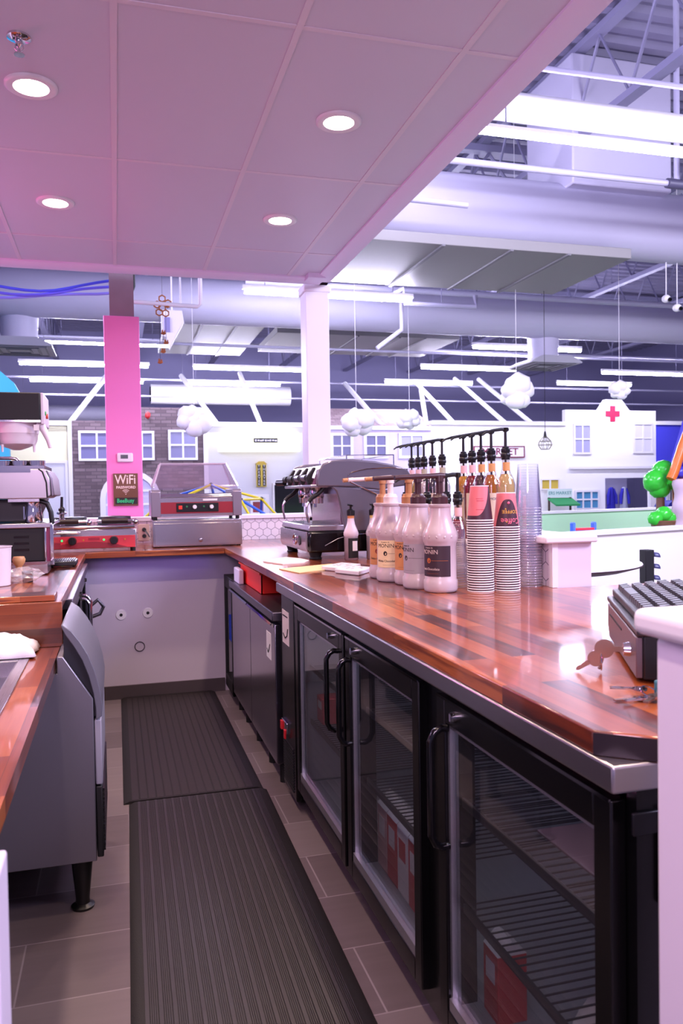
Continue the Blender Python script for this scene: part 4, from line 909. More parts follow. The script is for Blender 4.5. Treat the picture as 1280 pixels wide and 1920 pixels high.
for (dx, dz, r) in ((-0.02, 1.34, 0.16), (0.10, 1.47, 0.15), (0.04, 1.25, 0.14), (0.17, 1.36, 0.16)): m.ball((6.70 + dx, 8.75, dz + 0.02), r, 2, amp=0.1, seed=dz)
m.build('tree_crown', mat('toy_green', '#38c838', 0.2), tr, smooth=60)
MB().cyl((6.76, 8.75, 0), (6.75, 8.75, 1.2), 0.08, 0.05, 12).build('tree_trunk', mat('toy_brown', '#6d4a35', 0.5), tr)
bs_ = thing('toy_bush', 'small green toy bush in a brown planter beside the toy house', 'toy bush', (6.40, 8.25, 0))
m = MB()
for (dx, dz, r) in ((-0.08, 0.90, 0.09), (0.04, 0.95, 0.10), (0.11, 0.90, 0.09)): m.ball((6.37 + dx, 8.25, dz), r, 2, amp=0.15, seed=dx)
m.build('bush_leaves', mat('toy_green', '#38c838', 0.2), bs_, smooth=60)
MB().lathe([(0.07, 0), (0.09, 0.6), (0.15, 0.87), (0.14, 0.88), (0, 0.87)], (6.40, 8.25, 0), 16).build('planter', mat('toy_brown', '#6d4a35', 0.5), bs_)
# ------------------------------------------------------------------ large two group espresso machine (right)
PURP = mat('machine_grey', '#6a6470', 0.3, 0.35, coat=0.3)
ES = thing('espresso_machine', 'large grey two group espresso machine on the right counter, seen from its side', 'espresso machine', (1.2, 4.27, WT))
Y0, Y1 = 3.93, 4.62
HOOD = [(0.985, 1.325), (0.982, 1.365), (0.992, 1.405), (1.018, 1.440), (1.07, 1.457), (1.16, 1.463), (1.30, 1.452), (1.40, 1.433), (1.475, 1.408), (1.494, 1.385), (1.490, 1.345), (1.465, 1.322)]
COLM = [(1.470, 1.325), (1.425, 1.30), (1.415, 1.25), (1.415, 1.09), (1.13, 1.09), (1.118, 1.16), (1.105, 1.24), (1.088, 1.30), (1.06, 1.325)]
for ya, yb in ((Y0, Y0 + 0.035), (Y1 - 0.035, Y1)):
    m = MB(); m.prism(HOOD + [(1.40, 1.315), (1.33, 1.30), (1.20, 1.318)], 'y', ya, yb); sp_ = m.build('side_panel', PURP, ES, bevel=0.008, seg=3)
    m = MB(); m.prism([(1.395, 1.30)] + COLM[2:], 'y', ya + 0.006, yb - 0.006); m.build('side_column', PURP, ES, bevel=0.006)
SW = [(1.33, 1.268), (1.22, 1.318), (1.165, 1.343), (1.148, 1.362), (1.150, 1.382), (1.17, 1.395), (1.25, 1.412), (1.38, 1.418), (1.48, 1.408)]
MB().tube([(x, Y0 - 0.001, z) for x, z in SW], 0.0032, 6).build('side_trim', CHROME, ES, smooth=60)
MB().prism([(1.00, 1.33), (1.000, 1.365), (1.03, 1.425), (1.08, 1.44), (1.45, 1.40), (1.45, 1.33)], 'y', Y0 + 0.035, Y1 - 0.035).build('hood', mat('hood_plastic', '#d8d2da', 0.35), ES)
m = MB(); m.tube([(1.16, Y0 + 0.06, 1.485), (1.42, Y0 + 0.06, 1.487), (1.42, Y1 - 0.06, 1.487), (1.16, Y1 - 0.06, 1.485)], 0.003, 6, closed=True)
for (x, y) in ((1.16, Y0 + 0.06), (1.42, Y0 + 0.06), (1.42, Y1 - 0.06), (1.16, Y1 - 0.06)): m.cyl((x, y, 1.41), (x, y, 1.486), 0.003, None, 6)
m.build('cup_rail', CHROME, ES)
m = MB(); m.prism([(0.968, 1.335), (1.008, 1.430), (1.025, 1.425), (1.0, 1.33)], 'y', Y0 + 0.036, Y1 - 0.036); m.build('control_panel', mat('panel_pink_lit_steel', '#b87f9c', 0.2, 0.8), ES)  # steel panel; the pink light on it is put into the colour
m = MB(); m.box(0.955, 1.05, Y0 + 0.02, Y1 - 0.02, 1.318, 1.334); m.build('front_rail', STEELY, ES, bevel=0.004)
for y in (3.99, 4.15, 4.31, 4.47):
    m = MB(); m.prism([(0.955, 1.335), (0.945, 1.375), (0.985, 1.425), (0.998, 1.42), (0.972, 1.37), (0.978, 1.335)], 'y', y, y + 0.035); m.build('control_paddle', BLACKM, ES, bevel=0.003)
    MB().cyl((0.958, y + 0.05, 1.37), (0.958, y + 0.13, 1.37), 0.018, None, 14).build('control_knob', BLACKM if y > 4.2 else DSTEEL, ES)
MB().cyl((0.96, 4.62, 1.352), (0.93, 4.69, 1.352), 0.016, 0.017, 14).build('steam_knob', BLACK, ES)
MB().box(1.115, 1.13, Y0 + 0.035, Y1 - 0.035, 1.12, 1.325).build('back_panel', mat('polished_panel', '#c9b4bf', 0.18, 0.9), ES)
for y in (4.12, 4.40):
    m = MB(); m.lathe([(0.034, 1.262), (0.038, 1.27), (0.038, 1.30), (0.03, 1.32)], (1.03, y, 0), 20); m.box(1.03, 1.12, y - 0.02, y + 0.02, 1.285, 1.32); gh = m.build('group_head', CHROME, ES)
    m = MB(); m.lathe([(0.033, 1.235), (0.035, 1.262)], (1.03, y, 0), 18); m.cyl((1.02, y, 1.235), (1.02, y, 1.215), 0.008, None, 8); m.build('portafilter', CHROME, gh)
for y in (3.975, 4.57):
    m = MB(); m.tube([(1.03, y, 1.315), (1.0, y, 1.285), (0.965, y, 1.265), (0.950, y, 1.245)], 0.012, 10); m.build('wand_grip', BLACK, ES, smooth=60)
    m = MB(); m.tube([(0.952, y, 1.248), (0.938, y, 1.225), (0.936, y, 1.19), (0.948, y, 1.14)], 0.006, 8); m.build('steam_wand', CHROME, ES, smooth=60)
m = MB(); m.prism([(0.935, 1.10), (0.945, 1.125), (1.13, 1.125), (1.13, 1.095), (0.94, 1.095)], 'y', Y0 + 0.01, Y1 - 0.01); m.build('drip_tray', STEELY, ES, bevel=0.004)
m = MB()
for i in range(30): m.box(0.965, 1.11, Y0 + 0.05 + i * 0.02, Y0 + 0.058 + i * 0.02, 1.1252, 1.128)
m.build('drip_grate', CHROME, ES, smooth=0)
m = MB(); m.prism([(0.942, 0.985), (1.40, 0.985), (1.40, 1.095), (0.94, 1.095), (0.932, 1.06), (0.932, 1.01)], 'y', Y0, Y1); m.build('base', BLACKG, ES, bevel=0.012, seg=3)
m = MB(); m.prism([(0.928, 1.092), (0.934, 1.092), (0.934, 0.992), (0.934, 0.99), (0.925, 1.01), (0.925, 1.07)], 'y', Y0 + 0.02, Y1 - 0.02); fp = m.build('front_panel', STEELY, ES, bevel=0.002)
m = MB(); m.tube([(0.922, 4.20 + 0.035 * math.cos(R_(20 * k)), 1.042 + 0.026 * math.sin(R_(20 * k))) for k in range(18)], 0.004, 6, closed=True); m.build('pressure_gauge', CHROME, fp)
m = MB(); m.cyl((0.926, 4.09, 1.042), (0.921, 4.09, 1.042), 0.026, None, 20); m.build('power_button', BLACK, fp)
MB().tube([(1.02, Y0 - 0.001, 1.02), (1.09, Y0 - 0.001, 1.055), (1.16, Y0 - 0.001, 1.072), (1.30, Y0 - 0.001, 1.08)], 0.002, 5).build('base_line', CHROME, ES)
for x in (0.985, 1.35):
    for y in (3.99, 4.55):
        MB().lathe([(0.030, WT), (0.034, WT + 0.005), (0.028, WT + 0.012), (0.036, 0.987)], (x, y, 0), 16).build('foot', RUBBER, ES)

# ------------------------------------------------------------------ left machine, seen from its side
LM = thing('grinder_machine', 'stainless coffee machine with steel side panel on the upper left counter', 'coffee machine', (-0.6, 4.15, WT))
YA, YB_ = 3.935, 4.40
MB().prism([(-0.95, 1.286), (-0.315, 1.286), (-0.292, 1.30), (-0.298, 1.38), (-0.318, 1.424), (-0.95, 1.424)], 'y', YA, YB_).build('upper_body', STEEL, LM, bevel=0.004)
m = MB(); m.tube([(-0.345, YA - 0.001, 1.424), (-0.328, YA - 0.001, 1.41), (-0.312, YA - 0.001, 1.36), (-0.309, YA - 0.001, 1.29)], 0.004, 6); m.build('panel_seam', BLACKM, LM)
m = MB(); m.prism([(-0.292, 1.295), (-0.278, 1.30), (-0.286, 1.38), (-0.306, 1.418), (-0.314, 1.418), (-0.298, 1.38)], 'y', YA + 0.01, YB_ - 0.01); m.build('button_panel', DSTEEL, LM, bevel=0.003)
m = MB(); m.frame('z', -0.94, -0.32, YA + 0.01, YB_ - 0.01, 0.005, 1.424, 1.44)
m.box(-0.95, -0.38, YA - 0.003, YA, 1.408, 1.424); m.build('cup_rail', CHROME, LM)
m = MB(); m.prism([(-0.95, 1.284), (-0.335, 1.284), (-0.352, 1.24), (-0.385, 1.178), (-0.95, 1.178)], 'y', YA + 0.10, YB_ - 0.02); m.build('brew_recess', BLACK, LM, bevel=0.004)
MB().box(-0.48, -0.345, YA + 0.002, YA + 0.12, 1.272, 1.286).build('cup_shelf', STEELX, LM)
m = MB(); m.tube([(-0.40, 4.0, 1.272), (-0.345, 4.0, 1.275), (-0.315, 4.0, 1.262), (-0.300, 4.0, 1.22), (-0.296, 4.0, 1.165)], 0.012, 10); m.build('hose', BLACK, LM, smooth=60)
MB().box(-0.95, -0.295, YA, YB_, 1.150, 1.172).build('middle_tray', STEELX, LM, bevel=0.003)
m = MB(); m.box(-0.95, -0.325, YA + 0.01, YB_, 0.995, 1.150); lb_ = m.build('lower_housing', BLACKM, LM, bevel=0.003)
m = MB()
for z in (1.045, 1.075, 1.105): m.box(-0.46, -0.395, YA + 0.008, YA + 0.012, z, z + 0.010)
m.build('vent_slot', BLACKG, lb_)
m = MB(); m.box(-0.327, -0.318, YA, YA + 0.012, 0.99, 1.15); m.box(-0.302, -0.286, YA, YB_, 0.975, 1.165); m.build('corner_post', CHROME, LM, bevel=0.002)
MB().box(-0.318, -0.302, YA + 0.006, YB_, 0.985, 1.15).build('side_trim', mat('plum_panel', '#7d2e4e', 0.3), LM)
m = MB(); m.tube([(-0.295, 4.0, 1.118), (-0.27, 4.0, 1.122), (-0.17, 4.0, 1.118)], [0.008, 0.009, 0.006], 10); m.build('steam_lever', CHROME, LM, smooth=60)
for x in (-0.90, -0.34):
    for y in (3.97, 4.36): MB().cyl((x, y, WT), (x, y, 0.996), 0.02, None, 12).build('foot', BLACKM, LM)
for i, (x, y) in enumerate(((-0.355, 3.99), (-0.43, 3.99), (-0.505, 3.99), (-0.39, 4.07), (-0.47, 4.07))):
    tag(MB().lathe([(0.026, 0), (0.035, 0.004), (0.037, 0.04), (0.0355, 0.04), (0.033, 0.006), (0, 0.006)], (x, y, 1.4245), 20).build('steel_cup', CHROME), 'small steel cup on top of the left coffee machine, %s' % ('nearest row right end', 'nearest row middle', 'nearest row left end', 'second row right end', 'second row left end')[i], 'cup', 'steel cups on the left machine')
jg = thing('milk_jug', 'steel milk jug standing in the left coffee machine', 'jug', (-0.375, 3.985, 1.172))
MB().lathe([(0.036, 1.1725), (0.040, 1.18), (0.033, 1.235), (0.030, 1.265), (0.032, 1.27)], (-0.375, 3.985, 0), 20).build('jug_body', CHROME, jg)
MB().box(-0.42, -0.414, 3.98, 3.99, 1.19, 1.25).build('jug_handle', CHROME, jg)
# tall dispenser behind it
DS = thing('drink_dispenser', 'tall dispenser with black box top and translucent bowl at the left edge', 'dispenser', (-0.6, 4.68, WT))
MB().box(-0.85, -0.378, 4.50, 4.86, 1.70, 1.846).build('top_box', BLACKM, DS, bevel=0.006)
m = MB(); m.box(-0.377, -0.362, 4.51, 4.85, 1.68, 1.846); sd = m.build('top_side', mat('side_pale', '#d6c9d2', 0.4), DS, bevel=0.003)
MB().cyl((-0.362, 4.60, 1.745), (-0.356, 4.60, 1.745), 0.012, None, 12).build('green_lamp', mat('lamp_green', '#2a9a4a', 0.4), sd); MB().cyl((-0.362, 4.66, 1.735), (-0.352, 4.66, 1.735), 0.014, None, 12).build('red_lamp', mat('lamp_red', '#c83a2a', 0.4), sd)
MB().box(-0.85, -0.378, 4.495, 4.86, 1.69, 1.70).build('box_lip', CHROME, DS)
MB().lathe([(0.02, 1.548), (0.06, 1.562), (0.095, 1.578), (0.105, 1.60), (0.108, 1.63), (0.112, 1.635), (0.115, 1.69), (0.105, 1.69)], (-0.51, 4.62, 0), 32).build('funnel_bowl', mat('bowl_plastic', '#e6d8de', 0.35), DS)
for (x, y) in ((-0.575, 4.55), (-0.42, 4.58)): MB().cyl((x, y, 1.575), (x, y, 1.535), 0.008, 0.005, 8).build('bowl_foot', mat('bowl_plastic', '#e6d8de', 0.35), DS)
MB().tube([(-0.40, 4.55, 1.685), (-0.375, 4.55, 1.67), (-0.345, 4.55, 1.60), (-0.335, 4.55, 1.555)], [0.02, 0.02, 0.014, 0.01], 10).build('pour_lever', mat('bowl_plastic', '#e6d8de', 0.35), DS, smooth=60)
MB().box(-0.412, -0.385, 4.492, 4.498, 1.645, 1.675).build('sticker', PAPER, DS)
MB().box(-0.85, -0.72, 4.52, 4.86, WT, 1.70).build('back_column', BLACKM, DS)
MB().box(-0.85, -0.40, 4.50, 4.86, WT, 0.99).build('dispenser_base', BLACKM, DS)
MB().tube([(-0.72, 4.52, 1.50), (-0.53, 4.52, 1.50), (-0.505, 4.52, 1.495), (-0.49, 4.52, 1.475)], 0.009, 10).build('spout', CHROME, DS, smooth=60)
# things lying on the upper left counter
kb = thing('knock_tray', 'low steel tray with reddish inside at the foot of the left machine', 'tray', (-0.39, 3.9, WT))
m = MB(); m.box(-0.50, -0.30, 3.735, 3.92, 0.956, 0.960); m.box(-0.50, -0.30, 3.735, 3.741, 0.96, 0.995); m.box(-0.50, -0.30, 3.914, 3.92, 0.96, 0.995); m.box(-0.50, -0.494, 3.741, 3.914, 0.96, 0.995); m.box(-0.306, -0.30, 3.741, 3.914, 0.96, 0.995); m.build('tray_body', STEELX, kb)
MB().box(-0.492, -0.308, 3.743, 3.912, 0.961, 0.964).build('tray_reflection', mat('reflection_red', '#b8463c', 0.35), kb)  # red reflected in the steel, put in as a coloured sheet
for x in (-0.48, -0.32):
    for y in (3.75, 3.90): MB().cyl((x, y, WT), (x, y, 0.957), 0.008, None, 8).build('foot', RUBBER, kb)
dg = thing('drip_grill', 'black ribbed drip tray beside the left machine', 'drip tray', (-0.265, 4.2, WT))
MB().box(-0.325, -0.195, 4.07, 4.26, 0.956, 0.978).build('tray_body', BLACK, dg, bevel=0.004)
m = MB()
for i in range(11): m.box(-0.315 + i * 0.0105, -0.310 + i * 0.0105, 4.085, 4.245, 0.978, 0.984)
m.build('grill_bars', mat('grill_grey', '#55505a', 0.35, 0.6), dg, smooth=0)
m = MB(); m.box(-0.215, -0.205, 4.09, 4.10, WT, 0.957); m.box(-0.315, -0.305, 4.09, 4.10, WT, 0.957); m.box(-0.215, -0.205, 4.235, 4.245, WT, 0.957); m.build('foot', RUBBER, dg)
pj = thing('plastic_pitcher', 'white translucent plastic pitcher at the left edge of the counter', 'pitcher', (-0.45, 3.37, WT))
MB().lathe([(0.052, WT), (0.056, WT + 0.003), (0.062, WT + 0.15), (0.066, WT + 0.155), (0.062, WT + 0.156), (0.053, WT + 0.006), (0, WT + 0.006)], (-0.465, 3.37, 0), 28).build('pitcher_body', mat('pitcher_plastic', '#d8d0d8', 0.3), pj)
MB().tube([(-0.527, 3.37, WT + 0.14), (-0.57, 3.37, WT + 0.12), (-0.57, 3.37, WT + 0.06), (-0.523, 3.37, WT + 0.04)], 0.008, 8).build('pitcher_handle', mat('pitcher_plastic', '#d8d0d8', 0.3), pj)
tm = thing('tamper', 'wooden coffee tamper standing behind the plastic wrap', 'tamper', (-0.405, 3.62, WT))
MB().lathe([(0.020, 0.965), (0.014, 0.985), (0.013, 1.0), (0.024, 1.015), (0.027, 1.03), (0.022, 1.042), (0, 1.043)], (-0.405, 3.62, 0), 20).build('tamper_handle', mat('tan_wood', '#b98a5c', 0.45), tm)
MB().cyl((-0.405, 3.62, WT), (-0.405, 3.62, 0.966), 0.028, None, 20).build('tamper_base', CHROME, tm)
wp = thing('wrapped_cup', 'small dark cup in crumpled clear plastic wrap on the left counter', 'wrapped cup', (-0.37, 3.46, WT))
MB().lathe([(0.020, WT + 0.001), (0.022, WT + 0.045), (0, WT + 0.045)], (-0.355, 3.46, 0), 14).build('dark_cup', mat('cup_dark', '#2a1c24', 0.4), wp)
m = MB(); m.ball((-0.372, 3.46, WT + 0.030), 0.034, 3, (2.0, 1.4, 0.92), amp=0.45, freq=2.6, seed=3); m.build('plastic_wrap', glass('wrap_clear', refl=0.16, haze=0.22, rough=0.12), wp, smooth=0)

# ------------------------------------------------------------------ back counter
wm = thing('waffle_maker', 'double waffle maker with red front panel and two black knobs', 'waffle maker', (-0.14, 5.27, WT))
MB().box(-0.405, 0.115, 5.12, 5.48, 0.968, 1.085).build('body', STEELX, wm, bevel=0.004)
RED = mat('panel_red', '#d23a44', 0.35); MAR = mat('panel_maroon', '#8e2530', 0.35)
m = MB(); m.box(-0.385, 0.108, 5.114, 5.12, 0.972, 1.046); fr = m.build('front_panel', RED, wm, bevel=0.001)
m = MB(); m.prism([(-0.38, 0.974), (-0.32, 1.0), (-0.2, 1.012), (-0.12, 1.012), (-0.02, 0.998), (0.06, 0.974)], 'y', 5.1125, 5.1145); m.build('panel_swoosh', MAR, fr, smooth=0)
for x in (-0.265, -0.02):
    m = MB(); m.cyl((x, 5.114, 1.018), (x, 5.088, 1.018), 0.026, 0.022, 18); m.box(x - 0.003, x + 0.003, 5.084, 5.09, 1.0, 1.036); m.build('control_knob', BLACK, fr)
for x in (-0.325, -0.08): MB().cyl((x, 5.114, 1.022), (x, 5.110, 1.022), 0.006, None, 10).build('green_light', emis('led_green', '#30ff70', 2.5), fr)
for x in (-0.20, 0.045): MB().cyl((x, 5.114, 1.022), (x, 5.111, 1.022), 0.005, None, 10).build('amber_light', mat('led_amber', '#c88a30', 0.4), fr)
m = MB(); m.box(-0.17, -0.105, 5.111, 5.115, 1.022, 1.036); m.build('name_plate', mat('plate_red', '#a82a38', 0.3), fr)
for x0, x1 in ((-0.40, -0.17), (-0.13, 0.10)):
    MB().lathe([(0.10, 1.085), (0.105, 1.10), (0.105, 1.12), (0.10, 1.125), (0.105, 1.13), (0.10, 1.16), (0, 1.165)], ((x0 + x1) / 2, 5.32, 0), 28).build('waffle_iron', mat('iron_black', '#1d1a1c', 0.45), wm)
m = MB(); m.cyl((-0.40, 5.10, 1.103), (0.105, 5.10, 1.103), 0.013, None, 12); m.build('front_rail', CHROME, wm)
for (xa, xb, xc, xd) in ((-0.335, -0.225, -0.225, -0.165), (-0.09, 0.065, 0.065, 0.11)):
    MB().cyl((xa, 5.09, 1.138), (xb, 5.09, 1.138), 0.0155, None, 14).build('grip', mat('grip_brown', '#2a1c1a', 0.4), wm, smooth=60)
    m = MB(); m.cyl((xc, 5.09, 1.138), (xd, 5.09, 1.138), 0.009, None, 10); m.ball((xd, 5.09, 1.13), 0.02, 1); m.cyl((xd, 5.09, 1.13), (xd, 5.30, 1.13), 0.008, None, 8); m.build('handle_arm', CHROME, wm, smooth=50)
    MB().cyl((xa - 0.03, 5.09, 1.138), (xa, 5.09, 1.138), 0.009, None, 10).build('grip_ferrule', CHROME, wm, smooth=50)
m = MB(); m.lathe([(0.022, 1.105), (0.024, 1.15), (0.014, 1.155), (0.016, 1.18), (0.03, 1.185), (0.03, 1.195), (0.016, 1.20)], (-0.325, 5.16, 0), 16); m.build('lever_base', CHROME, wm)
m = MB(); m.ball((-0.325, 5.16, 1.212), 0.02, 2); m.cyl((-0.325, 5.16, 1.21), (-0.322, 5.16, 1.29), 0.009, 0.008, 10); m.build('lever', BLACK, wm, smooth=60)
for x in (-0.385, 0.095):
    for y in (5.14, 5.46): MB().cyl((x, y, WT), (x, y, 0.97), 0.014, None, 10).build('foot', RUBBER, wm)
bc = thing('bun_warmer', 'low stainless bun drawer box on the back counter', 'bun warmer', (0.51, 5.45, WT))
MB().box(0.222, 0.802, 5.28, 5.66, WT + 0.006, 1.126).build('body', STEELX, bc, bevel=0.003)
MB().box(0.232, 0.792, 5.272, 5.28, 0.962, 1.105).build('drawer_front', STEELX, bc, bevel=0.002)
MB().lathe([(0.0, 0), (0.006, 0), (0.006, 0.012), (0.013, 0.016), (0.013, 0.022), (0, 0.026)], (0, 0, 0), 14).build('drawer_knob', CHROME, bc)
kk = [c for c in bc.children if c.name.startswith('drawer_knob')][0]; kk.data.transform(Matrix.Translation(ORG[bc.name])); kk.rotation_euler = (R_(90), 0, 0); kk.location = Vector((0.525, 5.272, 0.992)) - ORG[bc.name]
for x in (0.245, 0.78):
    for y in (5.30, 5.64): MB().cyl((x, y, WT), (x, y, WT + 0.007), 0.014, None, 10).build('foot', RUBBER, bc)
rg = thing('hot_dog_roller', 'hot dog roller grill with red front and clear hood on the bun drawer', 'roller grill', (0.51, 5.45, 1.126))
for x0, x1 in ((0.215, 0.275), (0.742, 0.802)):
    MB().prism([(5.27, 1.148), (5.64, 1.148), (5.64, 1.325), (5.29, 1.325), (5.27, 1.31)], 'x', x0, x1).build('end_housing', mat('housing_mauve', '#8c8390', 0.35, 0.5), rg, bevel=0.004)
m = MB(); m.box(0.275, 0.742, 5.285, 5.64, 1.148, 1.27); m.build('body', STEELX, rg)
m = MB(); m.box(0.275, 0.742, 5.277, 5.285, 1.168, 1.242); fr = m.build('front_panel', MAR, rg)
m = MB(); m.box(0.375, 0.648, 5.272, 5.278, 1.178, 1.236); cpn = m.build('control_panel', BLACK, rg, bevel=0.002)
m = MB(); m.box(0.388, 0.412, 5.267, 5.272, 1.195, 1.22); m.build('power_switch', mat('switch_red', '#e03a2a', 0.35), cpn, bevel=0.002)
for x in (0.492, 0.602):
    m = MB(); m.cyl((x, 5.272, 1.21), (x, 5.254, 1.21), 0.014, 0.012, 14); m.build('control_knob', WHITEP, cpn)
for x in (0.442, 0.552): MB().cyl((x, 5.272, 1.213), (x, 5.269, 1.213), 0.006, None, 10).build('green_light', mat('led_dull_green', '#2f7a48', 0.4), cpn)
MB().box(0.547, 0.64, 5.270, 5.277, 1.25, 1.262).build('paper_label', PAPER, rg)
m = MB(); m.cyl((0.275, 5.30, 1.276), (0.742, 5.30, 1.276), 0.009, None, 12); m.build('front_rail', CHROME, rg)
for i in range(7):
    y = 5.34 + i * 0.042; MB().cyl((0.275, y, 1.285), (0.742, y, 1.285), 0.0125, None, 14).build('roller', CHROME, rg, smooth=60)
HG = glass('hood_acrylic', '#f2e8f2', refl=0.12, haze=0.06, hazecol='#e8d8ea', rough=0.06)
m = MB()
b0 = [(0.232, 5.31), (0.785, 5.31), (0.785, 5.66), (0.232, 5.66)]; b1 = [(0.288, 5.47), (0.732, 5.47), (0.732, 5.65), (0.288, 5.65)]
lo = [(x, y, 1.326) for x, y in b0]; mi_ = [(x, y, 1.345) for x, y in b0]; hi = [(x, y, 1.500) for x, y in b1]
m.add(lo + mi_ + hi, [(i, (i + 1) % 4, 4 + (i + 1) % 4, 4 + i) for i in range(4)] + [(4 + i, 4 + (i + 1) % 4, 8 + (i + 1) % 4, 8 + i) for i in range(4)] + [(8, 9, 10, 11)])
hd = m.build('hood', HG, rg, smooth=0, bevel=0.012)
m = MB(); 
for i in range(4): m.tube([mi_[i], hi[i]], 0.006, 6)
m.tube(hi, 0.005, 6, closed=True); m.build('hood_edge', glass('acrylic_edge', '#ffffff', refl=0.3, haze=0.45, hazecol='#f4e6f2'), hd)
for x in (0.24, 0.775):
    for y in (5.30, 5.62): MB().cyl((x, y, 1.126), (x, y, 1.149), 0.013, None, 12).build('foot', BLACK, rg)
# wall outlet with plug
wo = thing('wall_outlet', 'cream wall outlet with black plug and cord beside the waffle maker', 'outlet', (0.18, 5.85, 0.96))
MB().box(0.142, 0.222, 5.842, 5.85, 0.965, 1.085).build('outlet_plate', mat('outlet_cream', '#d9c4b4', 0.45), wo, bevel=0.003)
m = MB(); m.cyl((0.185, 5.842, 1.045), (0.185, 5.815, 1.045), 0.016, 0.013, 10); m.build('plug', BLACK, wo)
MB().cyl((0.185, 5.842, 1.0), (0.185, 5.82, 1.0), 0.015, 0.012, 10).build('plug', BLACK, wo)
MB().tube([(0.185, 5.815, 1.045), (0.195, 5.79, 1.035), (0.212, 5.76, 1.01), (0.216, 5.72, 1.0)], 0.0045, 6).build('cord', BLACK, wo, smooth=60)
# pillar fittings
tt = thing('thermostat', 'small white thermostat with grey screen on the pink pillar', 'thermostat', (0.068, 6.04, 1.53))
MB().box(0.012, 0.124, 6.018, 6.04, 1.535, 1.602).build('case', WHITEP, tt, bevel=0.010, seg=3)
MB().box(0.036, 0.088, 6.016, 6.019, 1.560, 1.588).build('screen', mat('lcd_grey', '#4d5258', 0.3), tt)
ws = thing('wifi_sign', 'brown wood wifi password sign on the pink pillar', 'sign', (0.067, 6.04, 1.215))
MB().box(-0.020, 0.154, 6.022, 6.04, 1.215, 1.452).build('sign_board', mat('sign_brown', '#6d4a34', 0.6, var=0.12, vscale=30), ws, bevel=0.002)
CRA = mat('chalk_white', '#efdccf', 0.7)
text_mb('WiFi', 0.095, at=(0.066, 6.0215, 1.405), sx=0.8, bold=0.001).build('lettering', CRA, ws, smooth=0)
text_mb('PASSWORD', 0.026, at=(0.069, 6.0215, 1.350), bold=0.0008).build('lettering', CRA, ws, smooth=0)
m = MB()
for r in (0.012, 0.022, 0.032): m.tube([(0.067 + r * math.sin(R_(a)), 6.021, 1.302 + r * math.cos(R_(a))) for a in range(-45, 46, 15)], 0.0022, 5)
m.ball((0.067, 6.021, 1.30), 0.004, 1); m.build('wifi_symbol', CRA, ws)
MB().box(-0.008, 0.148, 6.018, 6.022, 1.228, 1.275).build('dark_plate', mat('plate_dark', '#22201e', 0.5), ws)
text_mb('BeeBusy', 0.042, at=(0.064, 6.0175, 1.252), sx=0.85, bold=0.001).build('lettering', mat('neon_green', '#2fc878', 0.5), ws, smooth=0)

# ------------------------------------------------------------------ ceiling fittings
DLG = emis('downlight_glow', '#ffe9d8', 30.0)
for i, (x, y) in enumerate(DL[:4]):
    t = thing('recessed_downlight', 'round recessed downlight glowing in the bar ceiling, %s' % ('left of the nearer pair', 'right of the nearer pair', 'left of the farther pair', 'right of the farther pair')[i], 'ceiling light', (x, y, 2.86), 'downlights')
    MB().lathe([(0.098, 2.880), (0.098, 2.872), (0.088, 2.866), (0.066, 2.870), (0.064, 2.879)], (x, y, 0), 32).build('trim_ring', WHITEP, t, smooth=60)
    MB().lathe([(0.0, 2.873), (0.064, 2.876)], (x, y, 0), 28).build('lens', DLG, t, smooth=60)
spk = thing('fire_sprinkler', 'chrome sprinkler head in the bar ceiling at top left', 'sprinkler', (-0.287, 2.967, 2.81))
MB().lathe([(0.040, 2.880), (0.040, 2.873), (0.024, 2.866), (0.012, 2.866)], (-0.287, 2.967, 0), 20).build('escutcheon', CHROME, spk)
MB().lathe([(0.012, 2.868), (0.012, 2.85), (0.008, 2.845), (0.004, 2.84), (0.004, 2.822), (0.018, 2.820), (0.018, 2.817), (0, 2.817)], (-0.287, 2.967, 0), 14).build('sprinkler_body', CHROME, spk)
m = MB(); m.tube([(-0.299, 2.967, 2.852), (-0.301, 2.967, 2.838), (-0.287, 2.967, 2.824)], 0.0025, 5); m.tube([(-0.275, 2.967, 2.852), (-0.273, 2.967, 2.838), (-0.287, 2.967, 2.824)], 0.0025, 5); m.build('sprinkler_arms', CHROME, spk)
